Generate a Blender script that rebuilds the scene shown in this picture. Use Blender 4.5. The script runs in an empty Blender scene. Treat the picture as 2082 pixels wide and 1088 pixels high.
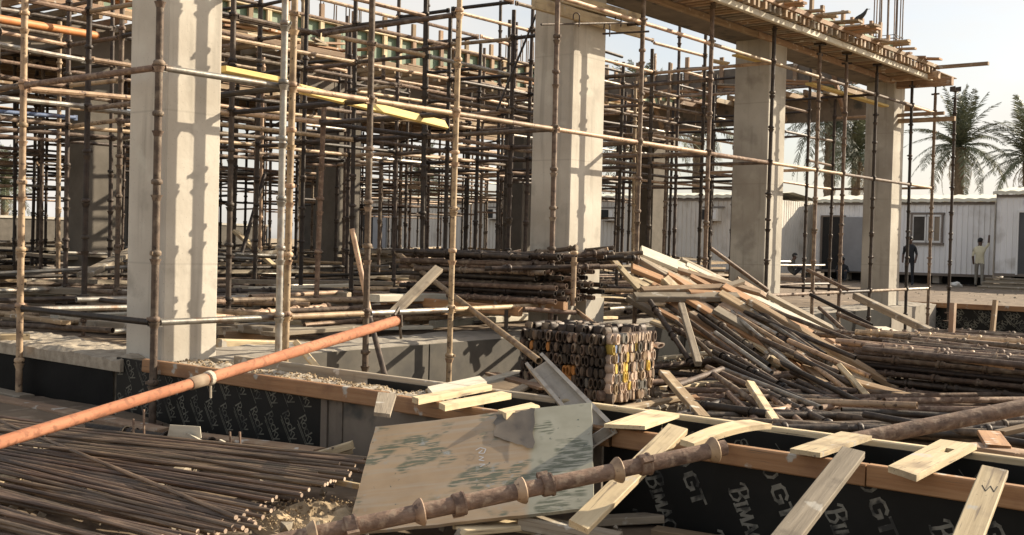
import bpy, bmesh, math, random
from mathutils import Vector, Matrix, noise
random.seed(7)
R_ = math.radians
sc = bpy.context.scene
COL = sc.collection

# ------------------------------------------------------------------ camera (eye 1.45 m above the pit floor)
F_PX, CX, CY, EYE = 2311.0, 1041.0, 544.0, 1.45
_U = Vector((1869, -3, F_PX)).normalized()
_V = Vector((-2858, -119, F_PX)); _V = (_V - _U * _U.dot(_V)).normalized()
_Z = _U.cross(_V)
if _Z.y > 0: _Z = -_Z
RM = Matrix((_U, _V, _Z))            # camera (right, down, forward) -> world (x along facade, y into building, z up)
cam = bpy.data.cameras.new("camera"); camo = bpy.data.objects.new("camera", cam); COL.objects.link(camo)
cam.lens = 36.0 * F_PX / 2082.0; cam.sensor_width = 36.0; cam.clip_end = 3000; cam.clip_start = 0.05
m3 = Matrix((RM @ Vector((1, 0, 0)), RM @ Vector((0, -1, 0)), RM @ Vector((0, 0, -1)))).transposed()
camo.matrix_world = Matrix.Translation((0, 0, EYE)) @ m3.to_4x4()
sc.camera = camo

# ------------------------------------------------------------------ light
SUN_DIR = Vector((1.0, -0.55, 0.60)).normalized()
sl = bpy.data.lights.new("sun", 'SUN'); sl.energy = 4.5; sl.angle = R_(0.53); sl.color = (1.0, 0.875, 0.69)
so = bpy.data.objects.new("sun", sl); COL.objects.link(so)
so.rotation_euler = (-SUN_DIR).to_track_quat('-Z', 'Y').to_euler(); so.location = (30, -20, 40)
elev = math.asin(SUN_DIR.z)
w = bpy.data.worlds.new("World"); sc.world = w; w.use_nodes = True
nt = w.node_tree; N = nt.nodes; Lk = nt.links
for n in list(N): N.remove(n)
out = N.new('ShaderNodeOutputWorld'); bg = N.new('ShaderNodeBackground'); sky = N.new('ShaderNodeTexSky')
sky.sky_type = 'NISHITA'; sky.sun_disc = False; sky.sun_elevation = elev
sky.sun_rotation = math.atan2(SUN_DIR.x, SUN_DIR.y); sky.dust_density = 2.5; sky.air_density = 1.0; sky.ozone_density = 1.0
tc = N.new('ShaderNodeTexCoord'); sep = N.new('ShaderNodeSeparateXYZ'); Lk.new(tc.outputs['Generated'], sep.inputs[0])
# thin high cloud and haze: whiter towards the horizon everywhere, soft streaks above
mp = N.new('ShaderNodeMapping'); mp.inputs['Scale'].default_value = (1.0, 1.0, 3.0); Lk.new(tc.outputs['Generated'], mp.inputs[0])
cn = N.new('ShaderNodeTexNoise'); cn.inputs['Scale'].default_value = 3.2; cn.inputs['Detail'].default_value = 6; cn.inputs['Roughness'].default_value = 0.55
Lk.new(mp.outputs[0], cn.inputs['Vector'])
rz = N.new('ShaderNodeMapRange'); rz.inputs[1].default_value = 0.10; rz.inputs[2].default_value = 0.36; rz.inputs[3].default_value = 1.0; rz.inputs[4].default_value = 0.60
Lk.new(sep.outputs[2], rz.inputs[0])
rc = N.new('ShaderNodeMapRange'); rc.inputs[1].default_value = 0.38; rc.inputs[2].default_value = 0.62; rc.inputs[3].default_value = 0.48; rc.inputs[4].default_value = 1.0
Lk.new(cn.outputs[0], rc.inputs[0])
mm = N.new('ShaderNodeMath'); mm.operation = 'MULTIPLY'; Lk.new(rz.outputs[0], mm.inputs[0]); Lk.new(rc.outputs[0], mm.inputs[1])
mx = N.new('ShaderNodeMix'); mx.data_type = 'RGBA'; Lk.new(mm.outputs[0], mx.inputs[0]); Lk.new(sky.outputs[0], mx.inputs[6])
mx.inputs[7].default_value = (5.5, 5.2, 4.8, 1)
Lk.new(mx.outputs[2], bg.inputs[0]); bg.inputs[1].default_value = 0.085; Lk.new(bg.outputs[0], out.inputs[0])
vs = sc.view_settings; vs.view_transform = 'Standard'; vs.look = 'None'; vs.exposure = 1.06; vs.gamma = 1.0; vs.use_curve_mapping = False
sc.render.engine = 'CYCLES'; sc.cycles.max_bounces = 5; sc.cycles.diffuse_bounces = 3; sc.cycles.use_denoising = True

# ------------------------------------------------------------------ placing helpers: a viewing ray met with a plane of the site
def ray(x, y): return RM @ Vector(((x - CX) / F_PX, (y - CY) / F_PX, 1.0))
ORG = Vector((0, 0, EYE))
def P(x, y, d=None, z=None, u=None, v=None):
    r = ray(x, y)
    if d is not None: k = d
    elif z is not None: k = (z - EYE) / r.z
    elif u is not None: k = u / r.x
    else: k = v / r.y
    return ORG + r * k

# ------------------------------------------------------------------ materials
def M(name, c1, c2, scale=(6, 6, 6), rough=0.75, metal=0.0, bump=0.25, rand=0.12, detail=5, spots=None, rw=0.0, hue=0.0, spec=.5):
    m = bpy.data.materials.new(name); m.use_nodes = True; t = m.node_tree; n = t.nodes; L = t.links
    b = n['Principled BSDF']; b.inputs['Roughness'].default_value = rough; b.inputs['Metallic'].default_value = metal; b.inputs['Specular IOR Level'].default_value = spec
    tc = n.new('ShaderNodeTexCoord'); oi = n.new('ShaderNodeObjectInfo')
    va = n.new('ShaderNodeVectorMath'); va.operation = 'ADD'
    sc_ = n.new('ShaderNodeVectorMath'); sc_.operation = 'SCALE'; sc_.inputs[0].default_value = (37, 53, 71); L.new(oi.outputs['Random'], sc_.inputs['Scale'])
    L.new(tc.outputs['Object'], va.inputs[0]); L.new(sc_.outputs[0], va.inputs[1])
    mp = n.new('ShaderNodeMapping'); mp.inputs['Scale'].default_value = scale; L.new(va.outputs[0], mp.inputs[0])
    nz = n.new('ShaderNodeTexNoise'); nz.inputs['Scale'].default_value = 1.0; nz.inputs['Detail'].default_value = detail; nz.inputs['Roughness'].default_value = 0.62
    L.new(mp.outputs[0], nz.inputs['Vector'])
    cr = n.new('ShaderNodeValToRGB'); cr.color_ramp.elements[0].position = 0.32; cr.color_ramp.elements[1].position = 0.68
    cr.color_ramp.elements[0].color = (*c1, 1); cr.color_ramp.elements[1].color = (*c2, 1); L.new(nz.outputs[0], cr.inputs[0])
    col = cr.outputs[0]
    for sp in ([spots] if spots and not isinstance(spots[0][0], tuple) else (spots or [])):
        c3, sc3, lo, hi = sp
        n2 = n.new('ShaderNodeTexNoise'); n2.inputs['Detail'].default_value = 6
        if isinstance(sc3, tuple):
            m2 = n.new('ShaderNodeMapping'); m2.inputs['Scale'].default_value = sc3; L.new(va.outputs[0], m2.inputs[0]); L.new(m2.outputs[0], n2.inputs['Vector']); n2.inputs['Scale'].default_value = 1.0
        else: n2.inputs['Scale'].default_value = sc3; L.new(va.outputs[0], n2.inputs['Vector'])
        mr = n.new('ShaderNodeMapRange'); mr.inputs[1].default_value = lo; mr.inputs[2].default_value = hi; L.new(n2.outputs[0], mr.inputs[0])
        mix = n.new('ShaderNodeMix'); mix.data_type = 'RGBA'; L.new(mr.outputs[0], mix.inputs[0]); L.new(col, mix.inputs[6]); mix.inputs[7].default_value = (*c3, 1)
        col = mix.outputs[2]
    hs = n.new('ShaderNodeHueSaturation'); mr = n.new('ShaderNodeMapRange'); mr.inputs[3].default_value = 1 - rand * 1.6; mr.inputs[4].default_value = 1 + rand * 1.6
    L.new(oi.outputs['Random'], mr.inputs[0]); L.new(mr.outputs[0], hs.inputs['Value']); L.new(col, hs.inputs['Color'])
    if hue:
        mh = n.new('ShaderNodeMapRange'); mh.inputs[3].default_value = 0.5 - hue; mh.inputs[4].default_value = 0.5 + hue
        fr = n.new('ShaderNodeMath'); fr.operation = 'FRACT'; ml = n.new('ShaderNodeMath'); ml.operation = 'MULTIPLY'; ml.inputs[1].default_value = 17.3
        L.new(oi.outputs['Random'], ml.inputs[0]); L.new(ml.outputs[0], fr.inputs[0]); L.new(fr.outputs[0], mh.inputs[0]); L.new(mh.outputs[0], hs.inputs['Hue'])
    L.new(hs.outputs[0], b.inputs['Base Color'])
    if bump:
        bp = n.new('ShaderNodeBump'); bp.inputs['Strength'].default_value = bump; bp.inputs['Distance'].default_value = 0.02
        L.new(nz.outputs[0], bp.inputs['Height']); L.new(bp.outputs[0], b.inputs['Normal'])
    return m

MT = dict(
    sand=M('sand', (.30, .225, .14), (.42, .33, .22), (2.2, 2.2, 2.2), .95, bump=.5, rand=0, spots=((.20, .15, .095), 9, .5, .7)),
    concrete=M('concrete', (.40, .36, .295), (.53, .49, .41), (1.6, 1.6, 1.1), .9, bump=.06, rand=.03, spots=((.36, .325, .265), 2.6, .58, .85)),
    old_conc=M('old_concrete', (.25, .22, .18), (.36, .32, .26), (3, 3, 3), .95, bump=.25, rand=.05, spots=((.16, .14, .11), 6, .55, .75)),
    crumb=M('tan_crumbs', (.30, .22, .13), (.42, .32, .20), (12, 12, 12), .95, bump=.5, rand=.1),
    dirt=M('dark_soil', (.11, .078, .050), (.20, .145, .092), (2.6, 2.6, 2.6), .95, bump=.6, rand=0, spots=((.30, .23, .16), 6, .55, .72)),
    rubble=M('rubble', (.23, .19, .14), (.40, .345, .265), (12, 12, 12), .95, bump=.5, rand=.12),
    rust=M('rusty_steel', (.075, .050, .034), (.18, .125, .085), (14, 14, 14), .7, .15, .35, .22, spots=(((.29, .23, .165), 9, .5, .75), ((.05, .032, .022), 30, .6, .68)), hue=.008),
    dark_rust=M('dark_steel', (.026, .020, .016), (.078, .057, .042), (14, 14, 14), .55, .35, .3, .3, hue=.012),
    galv=M('galvanised_steel', (.19, .175, .15), (.33, .31, .27), (11, 11, 11), .45, .45, .2, .2, spots=((.16, .09, .05), 7, .5, .72)),
    tan_pipe=M('painted_tube', (.33, .22, .13), (.46, .33, .21), (9, 9, 9), .6, .1, .2, .18, spots=(((.17, .105, .065), 8, .50, .72), ((.09, .055, .035), 30, .6, .68)), hue=.010),
    blue_pipe=M('blue_tube', (.10, .14, .24), (.17, .23, .36), (9, 9, 9), .6, .1, .2, .1, spots=((.16, .10, .07), 7, .5, .75)),
    orange_prop=M('orange_prop_paint', (.34, .125, .058), (.47, .20, .105), (3, 16, 16), .85, .0, .3, .04, spots=((.27, .11, .055), 26, .52, .64)),
    orange_steel=M('orange_tube', (.42, .15, .04), (.52, .21, .07), (6, 12, 12), .6, .05, .15, .1, spots=((.2, .11, .06), 8, .52, .7)),
    rebar=M('rebar_rust', (.050, .033, .022), (.23, .155, .098), (3, 30, 30), .55, .15, .5, .22, hue=.012),
    brown_pipe=M('brown_pipe', (.085, .052, .036), (.24, .155, .105), (12, 22, 22), .8, .05, .5, .12, spots=((.27, .195, .135), 24, .52, .66)),
    pine=M('pale_pine', (.47, .36, .21), (.62, .50, .31), (1.5, 26, 26), .75, bump=.2, rand=.15, spots=(((.27, .20, .125), 5, .52, .72), ((.20, .15, .10), (4, 60, 60), .60, .70), ((.12, .09, .06), 17, .69, .73), ((.47, .43, .36), 8, .63, .68))),
    yellow_ply=M('yellow_board', (.58, .42, .13), (.68, .51, .19), (1.5, 26, 26), .7, bump=.12, rand=.05, spots=((.45, .30, .12), 6, .6, .75)),
    orange_timber=M('orange_timber', (.29, .145, .062), (.41, .235, .115), (1.2, 30, 30), .7, bump=.2, rand=.12, spots=(((.22, .11, .055), 5, .55, .75), ((.12, .09, .06), (2.5, 90, 90), .64, .70), ((.47, .43, .36), 8, .63, .68))),
    brown_wood=M('brown_wood', (.21, .135, .078), (.34, .235, .145), (1.5, 26, 26), .8, bump=.3, rand=.18, spots=(((.42, .33, .22), 5, .55, .75), ((.12, .09, .06), (2.5, 90, 90), .64, .70), ((.47, .43, .36), 8, .63, .68)), hue=.01),
    grey_wood=M('weathered_wood', (.23, .185, .13), (.36, .30, .22), (1.5, 26, 26), .85, bump=.3, rand=.18, spots=(((.14, .11, .08), 6, .56, .75), ((.12, .09, .06), (2.5, 90, 90), .64, .70), ((.47, .43, .36), 8, .63, .68))),
    white_wood=M('cement_washed_wood', (.46, .42, .33), (.60, .55, .44), (1.5, 22, 22), .85, bump=.2, rand=.08, spots=((.33, .28, .2), 6, .56, .75)),
    black_ply=M('black_film_ply', (.006, .0065, .006), (.012, .012, .011), (3, 3, 3), .5, bump=.05, rand=.05, spots=((.03, .028, .023), 4, .60, .9), spec=.22),
    grey_ply=M('grey_form_ply', (.060, .053, .042), (.105, .092, .072), (3, 3, 3), .8, bump=.12, rand=.08, spots=((.05, .045, .038), 3.5, .5, .7)),  # form ply darkened so the shadow on the beam face sits in the colour
    dark_conc=M('shaded_row_concrete', (.10, .088, .070), (.155, .135, .11), (3, 3, 3), .95, bump=.15, rand=.05),  # darker concrete: the back columns' shade is put into the colour
    old_ply=M('cement_stained_ply', (.13, .105, .08), (.20, .165, .125), (3, 3, 3), .8, bump=.12, rand=.05, spots=((.055, .055, .048), 4.5, .56, .72)),
    black_wrap=M('black_sheeting', (.004, .004, .004), (.008, .008, .007), (4, 4, 4), .7, bump=.3, rand=0, spec=.15),
    print_gt=M('pale_print', (.15, .145, .12), (.21, .20, .165), (30, 30, 30), .6, bump=0, rand=0, spots=((.02, .02, .018), 13, .46, .60)),
    print_dim=M('dim_print', (.11, .105, .08), (.16, .15, .115), (30, 30, 30), .6, bump=0, rand=0, spots=((.02, .02, .018), 7, .48, .64)),
    green_ply=M('green_film_ply', (.135, .20, .125), (.19, .255, .165), (2, 2, 2), .6, bump=.05, rand=.08, spots=((.26, .28, .20), 3, .56, .76)),
    aluminium=M('aluminium', (.36, .32, .26), (.47, .43, .36), (3, 14, 14), .5, .15, .1, .05, spots=((.22, .18, .14), 6, .56, .75)),
    white_panel=M('white_panel', (.76, .74, .71), (.82, .80, .77), (2.5, 2.5, .35), .55, bump=.02, rand=.02, spots=((.46, .42, .37), 1.3, .55, .8)),
    beige_panel=M('beige_panel', (.56, .52, .45), (.63, .585, .51), (1, 1, 1), .6, bump=.02, rand=.03, spots=((.36, .31, .25), 1.2, .55, .8)),
    roof=M('roof_sheet', (.60, .57, .46), (.70, .67, .55), (1, 1, 1), .6, bump=.03, rand=.02),
    frame_brown=M('brown_frame', (.15, .12, .095), (.19, .155, .125), (3, 3, 3), .6, bump=0, rand=0),
    white_frame=M('white_frame', (.66, .64, .6), (.72, .70, .66), (3, 3, 3), .5, bump=0, rand=0),
    dark_in=M('dark_interior', (.012, .011, .01), (.022, .02, .018), (2, 2, 2), .8, bump=0, rand=0),
    glass=M('window_glass', (.03, .028, .026), (.06, .055, .05), (2, 2, 2), .12, bump=0, rand=0),
    curtain=M('brown_curtain', (.22, .17, .12), (.30, .24, .17), (14, 14, 1), .8, bump=.1, rand=0),
    door=M('dark_door', (.055, .055, .057), (.08, .08, .083), (2, 2, 2), .5, bump=0, rand=0),
    grey_door=M('grey_door', (.22, .22, .225), (.27, .27, .275), (2, 2, 2), .55, bump=0, rand=0),
    trunk=M('palm_trunk', (.10, .075, .05), (.22, .17, .115), (8, 8, 14), .95, bump=.8, rand=.1),
    frond=M('palm_frond', (.07, .086, .046), (.15, .158, .092), (3, 3, 3), .6, bump=0, rand=.25, hue=.02),
    dry_frond=M('dry_frond', (.26, .20, .12), (.36, .29, .18), (3, 3, 3), .8, bump=0, rand=.2),
    skin=M('skin', (.085, .045, .028), (.11, .06, .038), (8, 8, 8), .55, bump=0, rand=.05),
    hair=M('hair', (.006, .005, .005), (.012, .01, .009), (30, 30, 30), .7, bump=0, rand=0),
    cream=M('cream_cloth', (.58, .53, .36), (.68, .62, .44), (12, 12, 12), .9, bump=.3, rand=0),
    grey_cloth=M('grey_cloth', (.20, .18, .145), (.27, .245, .2), (12, 12, 12), .9, bump=.3, rand=0),
    dark_cloth=M('dark_cloth', (.014, .015, .018), (.028, .03, .034), (12, 12, 12), .9, bump=.3, rand=0),
    olive_cloth=M('olive_cloth', (.05, .046, .036), (.085, .078, .06), (12, 12, 12), .9, bump=.3, rand=0),
    feather=M('dark_feathers', (.012, .012, .013), (.03, .028, .027), (30, 30, 30), .6, bump=.2, rand=0),
    cup_orange=M('orange_coupler', (.34, .135, .03), (.45, .20, .055), (20, 20, 20), .6, .1, .2, .2),
    cup_yellow=M('yellow_coupler', (.50, .34, .06), (.60, .43, .10), (20, 20, 20), .6, .1, .2, .2),
    cup_blue=M('blue_coupler', (.09, .12, .20), (.15, .19, .29), (20, 20, 20), .6, .1, .2, .2),
    cup_pink=M('pale_rust_coupler', (.40, .29, .21), (.54, .42, .32), (20, 20, 20), .6, .2, .3, .2),
    white_bag=M('white_plastic', (.6, .58, .52), (.7, .68, .62), (8, 8, 8), .6, bump=.3, rand=0),
    rope=M('pale_rope', (.5, .42, .32), (.6, .52, .4), (40, 40, 40), .9, bump=.3, rand=0),
    sign=M('sign_plate', (.42, .42, .42), (.48, .48, .48), (5, 5, 5), .5, bump=0, rand=0),
)

# ------------------------------------------------------------------ object helpers
def tag(o, label=None, cat=None, group=None, kind=None):
    if label: o['label'] = label
    if cat: o['category'] = cat
    if group: o['group'] = group
    if kind: o['kind'] = kind
    return o
def link(name, data, parent=None, mw=None):
    o = bpy.data.objects.new(name, data); COL.objects.link(o)
    if mw is not None: o.matrix_world = mw
    if parent is not None: o.parent = parent
    return o
def empty(name, loc=(0, 0, 0), rot=None):
    o = bpy.data.objects.new(name, None); COL.objects.link(o); o.location = loc; o.empty_display_size = .1
    if rot is not None: o.rotation_euler = rot
    return o
def child(name, data, parent, loc=None, rot=None, mat=None):
    """part placed in its parent's own frame"""
    o = bpy.data.objects.new(name, data); COL.objects.link(o); o.parent = parent
    if mat is not None: o.matrix_basis = mat
    else:
        if loc is not None: o.location = loc
        if rot is not None: o.rotation_euler = rot
    return o

class MB:
    def __init__(s): s.v = []; s.f = []; s.sm = []; s.mi = []
    def add(s, vs, fs, smooth=False, mi=0):
        b = len(s.v); s.v.extend(vs)
        for f in fs: s.f.append(tuple(i + b for i in f)); s.sm.append(smooth); s.mi.append(mi)
    def box(s, c, d, M4=None, mi=0):
        x, y, z = d[0] / 2, d[1] / 2, d[2] / 2; c = Vector(c)
        vs = [Vector((sx * x, sy * y, sz * z)) + c for sx in (-1, 1) for sy in (-1, 1) for sz in (-1, 1)]
        if M4 is not None: vs = [M4 @ p for p in vs]
        s.add([tuple(p) for p in vs], [(0, 1, 3, 2), (4, 6, 7, 5), (0, 4, 5, 1), (2, 3, 7, 6), (0, 2, 6, 4), (1, 5, 7, 3)], mi=mi)
    def bar(s, p0, p1, wd, ht, up=(0, 0, 1), mi=0):
        s.box((0, 0, 0), ((Vector(p1) - Vector(p0)).length, wd, ht), frame(p0, p1, up), mi)
    def lathe(s, prof, n=12, M4=None, smooth=True, mi=0):
        """profile of (x along axis, radius) turned round local X"""
        vs = []; fs = []
        for (x, r) in prof:
            for k in range(n):
                a = 2 * math.pi * k / n; p = Vector((x, r * math.cos(a), r * math.sin(a)))
                vs.append(tuple(M4 @ p) if M4 is not None else tuple(p))
        for i in range(len(prof) - 1):
            for k in range(n):
                k2 = (k + 1) % n; fs.append((i * n + k, i * n + k2, (i + 1) * n + k2, (i + 1) * n + k))
        s.add(vs, fs, smooth, mi)
        e = len(s.v) - len(vs)
        for i, rev in ((0, True), (len(prof) - 1, False)):
            if prof[i][1] > 1e-6:
                f = [e + i * n + k for k in range(n)]
                s.f.append(tuple(reversed(f) if rev else f)); s.sm.append(False); s.mi.append(mi)
    def tube(s, p0, p1, r, n=10, hollow=False, mi=0):
        L = (Vector(p1) - Vector(p0)).length; A = frame(p0, p1); A = A @ Matrix.Translation((-L / 2, 0, 0))
        pr = [(0, r), (L, r)]
        if hollow: q = .84 * r; dd = min(.12, L * .3); pr = [(dd, 0), (dd, q), (0, q), (0, r), (L, r), (L, q), (L - dd, q), (L - dd, 0)]
        s.lathe(pr, n, A, True, mi)
    def mesh(s, name, *mats):
        me = bpy.data.meshes.new(name); me.from_pydata([tuple(p) for p in s.v], [], s.f)
        me.polygons.foreach_set('use_smooth', s.sm); me.polygons.foreach_set('material_index', s.mi)
        for m in mats: me.materials.append(m)
        if any(s.sm):
            try: me.set_sharp_from_angle(angle=R_(40))
            except Exception: pass
        me.update(); return me

def frame(p0, p1, up=(0, 0, 1)):
    """matrix with origin midway, X along p0->p1, Z near up"""
    p0 = Vector(p0); p1 = Vector(p1); x = (p1 - p0).normalized(); up = Vector(up)
    y = up.cross(x)
    if y.length < 1e-4: y = Vector((0, 1, 0)).cross(x)
    y.normalize(); z = x.cross(y)
    A = Matrix((x, y, z)).transposed().to_4x4(); A.translation = (p0 + p1) / 2
    return A

def board_mesh(L, wd, ht, mat, bow=0.0, twist=0.0, seg=4, chip=0.0, key=None):
    b = MB(); vs = []; rnd = random.Random(key if key is not None else int(L * 9973))
    c = min(wd, ht) * .12
    sec = [(-wd / 2, -ht / 2 + c), (-wd / 2 + c, -ht / 2), (wd / 2 - c, -ht / 2), (wd / 2, -ht / 2 + c), (wd / 2, ht / 2 - c), (wd / 2 - c, ht / 2), (-wd / 2 + c, ht / 2), (-wd / 2, ht / 2 - c)]
    for i in range(seg + 1):
        t = i / seg; x = (t - .5) * L; a = twist * (t - .5); dz = bow * (1 - (2 * t - 1) ** 2)
        for k, (y, z) in enumerate(sec):
            e = rnd.uniform(-chip, chip) if i in (0, seg) else 0
            vs.append((x + e, y * math.cos(a) - z * math.sin(a), y * math.sin(a) + z * math.cos(a) + dz))
    fs = [tuple(reversed(range(8))), tuple(seg * 8 + k for k in range(8))]
    for i in range(seg):
        for k in range(8): fs.append((i * 8 + k, i * 8 + (k + 1) % 8, (i + 1) * 8 + (k + 1) % 8, (i + 1) * 8 + k))
    b.add(vs, fs); return b.mesh('board', MT[mat])
def board(name, p0, p1, wd, ht, mat, label, cat='board', group=None, up=(0, 0, 1), parent=None, **kw):
    L = (Vector(p1) - Vector(p0)).length
    o = link(name, board_mesh(L, wd, ht, mat, **kw), None, frame(p0, p1, up))
    if parent is not None: o.parent = parent
    else: tag(o, label, cat, group)
    return o
_tc = {}
def tube_mesh(L, r, mat, n=10, hollow=True):
    k = (round(L, 2), r, mat, n, hollow)
    if k not in _tc:
        b = MB(); b.tube((-k[0] / 2, 0, 0), (k[0] / 2, 0, 0), r, n, hollow); _tc[k] = b.mesh('tube', MT[mat])
    return _tc[k]
def pipe(name, p0, p1, r, mat, label=None, cat='pipe', group=None, n=10, hollow=True, parent=None):
    L = (Vector(p1) - Vector(p0)).length
    o = link(name, tube_mesh(L, r, mat, n, hollow), None, frame(p0, p1))
    if parent is not None: o.parent = parent
    else: tag(o, label, cat, group)
    return o

# cup of a cup-lock node, axis along X (pole direction), shared
def cup_profile(kind):
    if kind == 'bottom': return [(-.012, .029), (.0, .033), (.010, .035), (.026, .043), (.031, .044), (.031, .038), (.012, .030)]
    return [(-.020, .030), (-.018, .039), (-.010, .043), (.008, .043), (.014, .039), (.020, .033), (.020, .029)]
def cup_mesh(kind, mat):
    b = MB(); b.lathe(cup_profile(kind), 12)
    if kind == 'top': b.box((0, .047, 0), (.022, .018, .016))
    return b.mesh(kind + '_cup', MT[mat])
CUPS = {(k, m): cup_mesh(k, m) for k in ('bottom', 'top') for m in ('rust', 'dark_rust', 'galv', 'tan_pipe', 'brown_pipe')}

# ------------------------------------------------------------------ ground: one sheet, pit, backfilled floor and yard
BX0, BX1 = 5.02, 5.66          # front foundation beam, x range
def ground_h(u, v):
    n = noise.noise((u * .9, v * .9, 0)) * .05 + noise.noise((u * 3.1, v * 3.1, 5)) * .022
    if u > 5.4 and v > 8.0 and u < 23.2 and v < 31: return .40 + n * .6
    if u > 23.2 or v > 31: return .28 + n * (.7 if u < 80 else 0)
    if u < 5.4: return -.02 + n + .05 * max(0, min(1, (v - 5) / 3))
    return -.03 + n
def build_ground():
    us = [-900, -300, -100, -40, -20, -10] + [-6 + .2 * i for i in range(int(36 / .2))] + [30 + 1.0 * i for i in range(30)] + [62, 70, 90, 140, 300, 1200]
    vs_ = [-900, -300, -100, -40, -20, -8] + [-4 + .2 * i for i in range(int(37 / .2))] + [33 + i for i in range(20)] + [56, 64, 90, 150, 300, 1200]
    # sharp steps hidden inside the foundation beams
    for e in (5.4, 23.2): us += [e - .01, e + .01]
    for e in (8.0, 31): vs_ += [e - .01, e + .01]
    us = sorted(set(us)); vs_ = sorted(set(vs_)); nv = len(vs_)
    verts = [(u, v, ground_h(u, v)) for u in us for v in vs_]
    faces = [(i * nv + j, (i + 1) * nv + j, (i + 1) * nv + j + 1, i * nv + j + 1) for i in range(len(us) - 1) for j in range(nv - 1)]
    me = bpy.data.meshes.new('ground'); me.from_pydata(verts, [], faces); me.polygons.foreach_set('use_smooth', [True] * len(faces)); me.materials.append(MT['sand']); me.materials.append(MT['dirt'])
    mi = []
    for f in faces:
        u = verts[f[0]][0]; v = verts[f[0]][1]; mi.append(1 if (5.3 < u < 62 and -6 < v < 60) or (1.2 < u <= 5.3 and -1 < v < 9.5) else 0)
    me.polygons.foreach_set('material_index', mi)
    tag(link('ground', me), kind='structure')
build_ground()

def chunk_mesh(r, seed, mat):
    rnd = random.Random(seed); bm = bmesh.new(); bmesh.ops.create_icosphere(bm, subdivisions=1, radius=r)
    for vtx in bm.verts:
        vtx.co = vtx.co * rnd.uniform(.65, 1.2); vtx.co.z *= .7
    me = bpy.data.meshes.new('chunk'); bm.to_mesh(me); bm.free(); me.materials.append(MT[mat]); return me
def scatter(name, pts, rmin, rmax, mat, seed, squash=.7):
    """loose rubble nobody could count: one mesh"""
    rnd = random.Random(seed); b = MB()
    base = [(1, 0, 0), (-1, 0, 0), (0, 1, 0), (0, -1, 0), (0, 0, 1), (0, 0, -1)]
    fc = [(0, 2, 4), (2, 1, 4), (1, 3, 4), (3, 0, 4), (2, 0, 5), (1, 2, 5), (3, 1, 5), (0, 3, 5)]
    for p in pts:
        r = rmin + (rmax - rmin) * rnd.random() ** 3; A = Matrix.Rotation(rnd.uniform(0, 6), 3, (rnd.random(), rnd.random(), 1.1))
        b.add([tuple(Vector(p) + A @ (Vector(q) * r * rnd.uniform(.6, 1.2))) for q in base], fc)
    return tag(link(name, b.mesh(name, MT[mat])), kind='stuff')

# ------------------------------------------------------------------ lettering (flat print), drawn as pen strokes
GL = {  # strokes in a 1-high em box
 'R': [[(.12, 0), (.12, 1)], [(.0, 1), (.45, 1), (.62, .86), (.6, .62), (.45, .52), (.12, .5)], [(.3, .5), (.66, 0)]],
 'o': [[(.3, 0), (.1, .1), (.02, .32), (.12, .56), (.32, .64), (.52, .55), (.6, .32), (.5, .08), (.3, 0)]],
 'c': [[(.56, .52), (.38, .64), (.14, .58), (.02, .32), (.12, .07), (.34, 0), (.56, .1)]],
 'k': [[(.08, 0), (.08, 1)], [(.52, .64), (.08, .28)], [(.22, .4), (.56, 0)]],
 'y': [[(.04, .64), (.28, .06)], [(.56, .64), (.2, -.3), (.0, -.28)]],
 'B': [[(.16, 0), (.22, .5), (.2, 1)], [(-.1, .8), (.0, 1.0), (.35, 1.06), (.66, .95), (.68, .74), (.5, .58), (.22, .53)], [(.22, .53), (.6, .5), (.76, .28), (.62, .06), (.3, -.02), (.0, .05)]],
 'I': [[(.12, 0), (.12, .74)], [(.0, .74), (.24, .74)], [(.0, 0), (.24, 0)]],
 'M': [[(.06, 0), (.14, .74)], [(.14, .74), (.36, .12), (.6, .74)], [(.6, .74), (.68, 0)], [(-.04, 0), (.16, 0)], [(.58, 0), (.78, 0)]],
 'A': [[(.0, 0), (.3, .78), (.56, 0)], [(.12, .26), (.46, .26)], [(-.08, 0), (.08, 0)], [(.46, 0), (.64, 0)]],
 'O': [[(.34, -.02), (.1, .1), (.02, .38), (.14, .66), (.36, .78), (.58, .66), (.68, .38), (.58, .1), (.34, -.02)]],
 'G': [[(.62, .6), (.48, .74), (.18, .74), (.04, .6), (.04, .16), (.18, .02), (.5, .02), (.64, .16), (.64, .36), (.38, .36)]],
 'T': [[(.0, .72), (.68, .72)], [(.34, .72), (.34, 0)]],
}
ADV = dict(R=.72, o=.66, c=.62, k=.62, y=.62, B=.86, I=.32, M=.84, A=.66, O=.76, G=.76, T=.7)
ADV[' '] = .4
def word_strokes(word, h, slant=.18, wide=1.0):
    x = 0; res = []
    for ch in word:
        if ch in GL: res.append([[((x + px * wide + py * slant) * h, py * h) for px, py in st] for st in GL[ch]])
        x += ADV[ch] * wide
    return res, x * h
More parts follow.
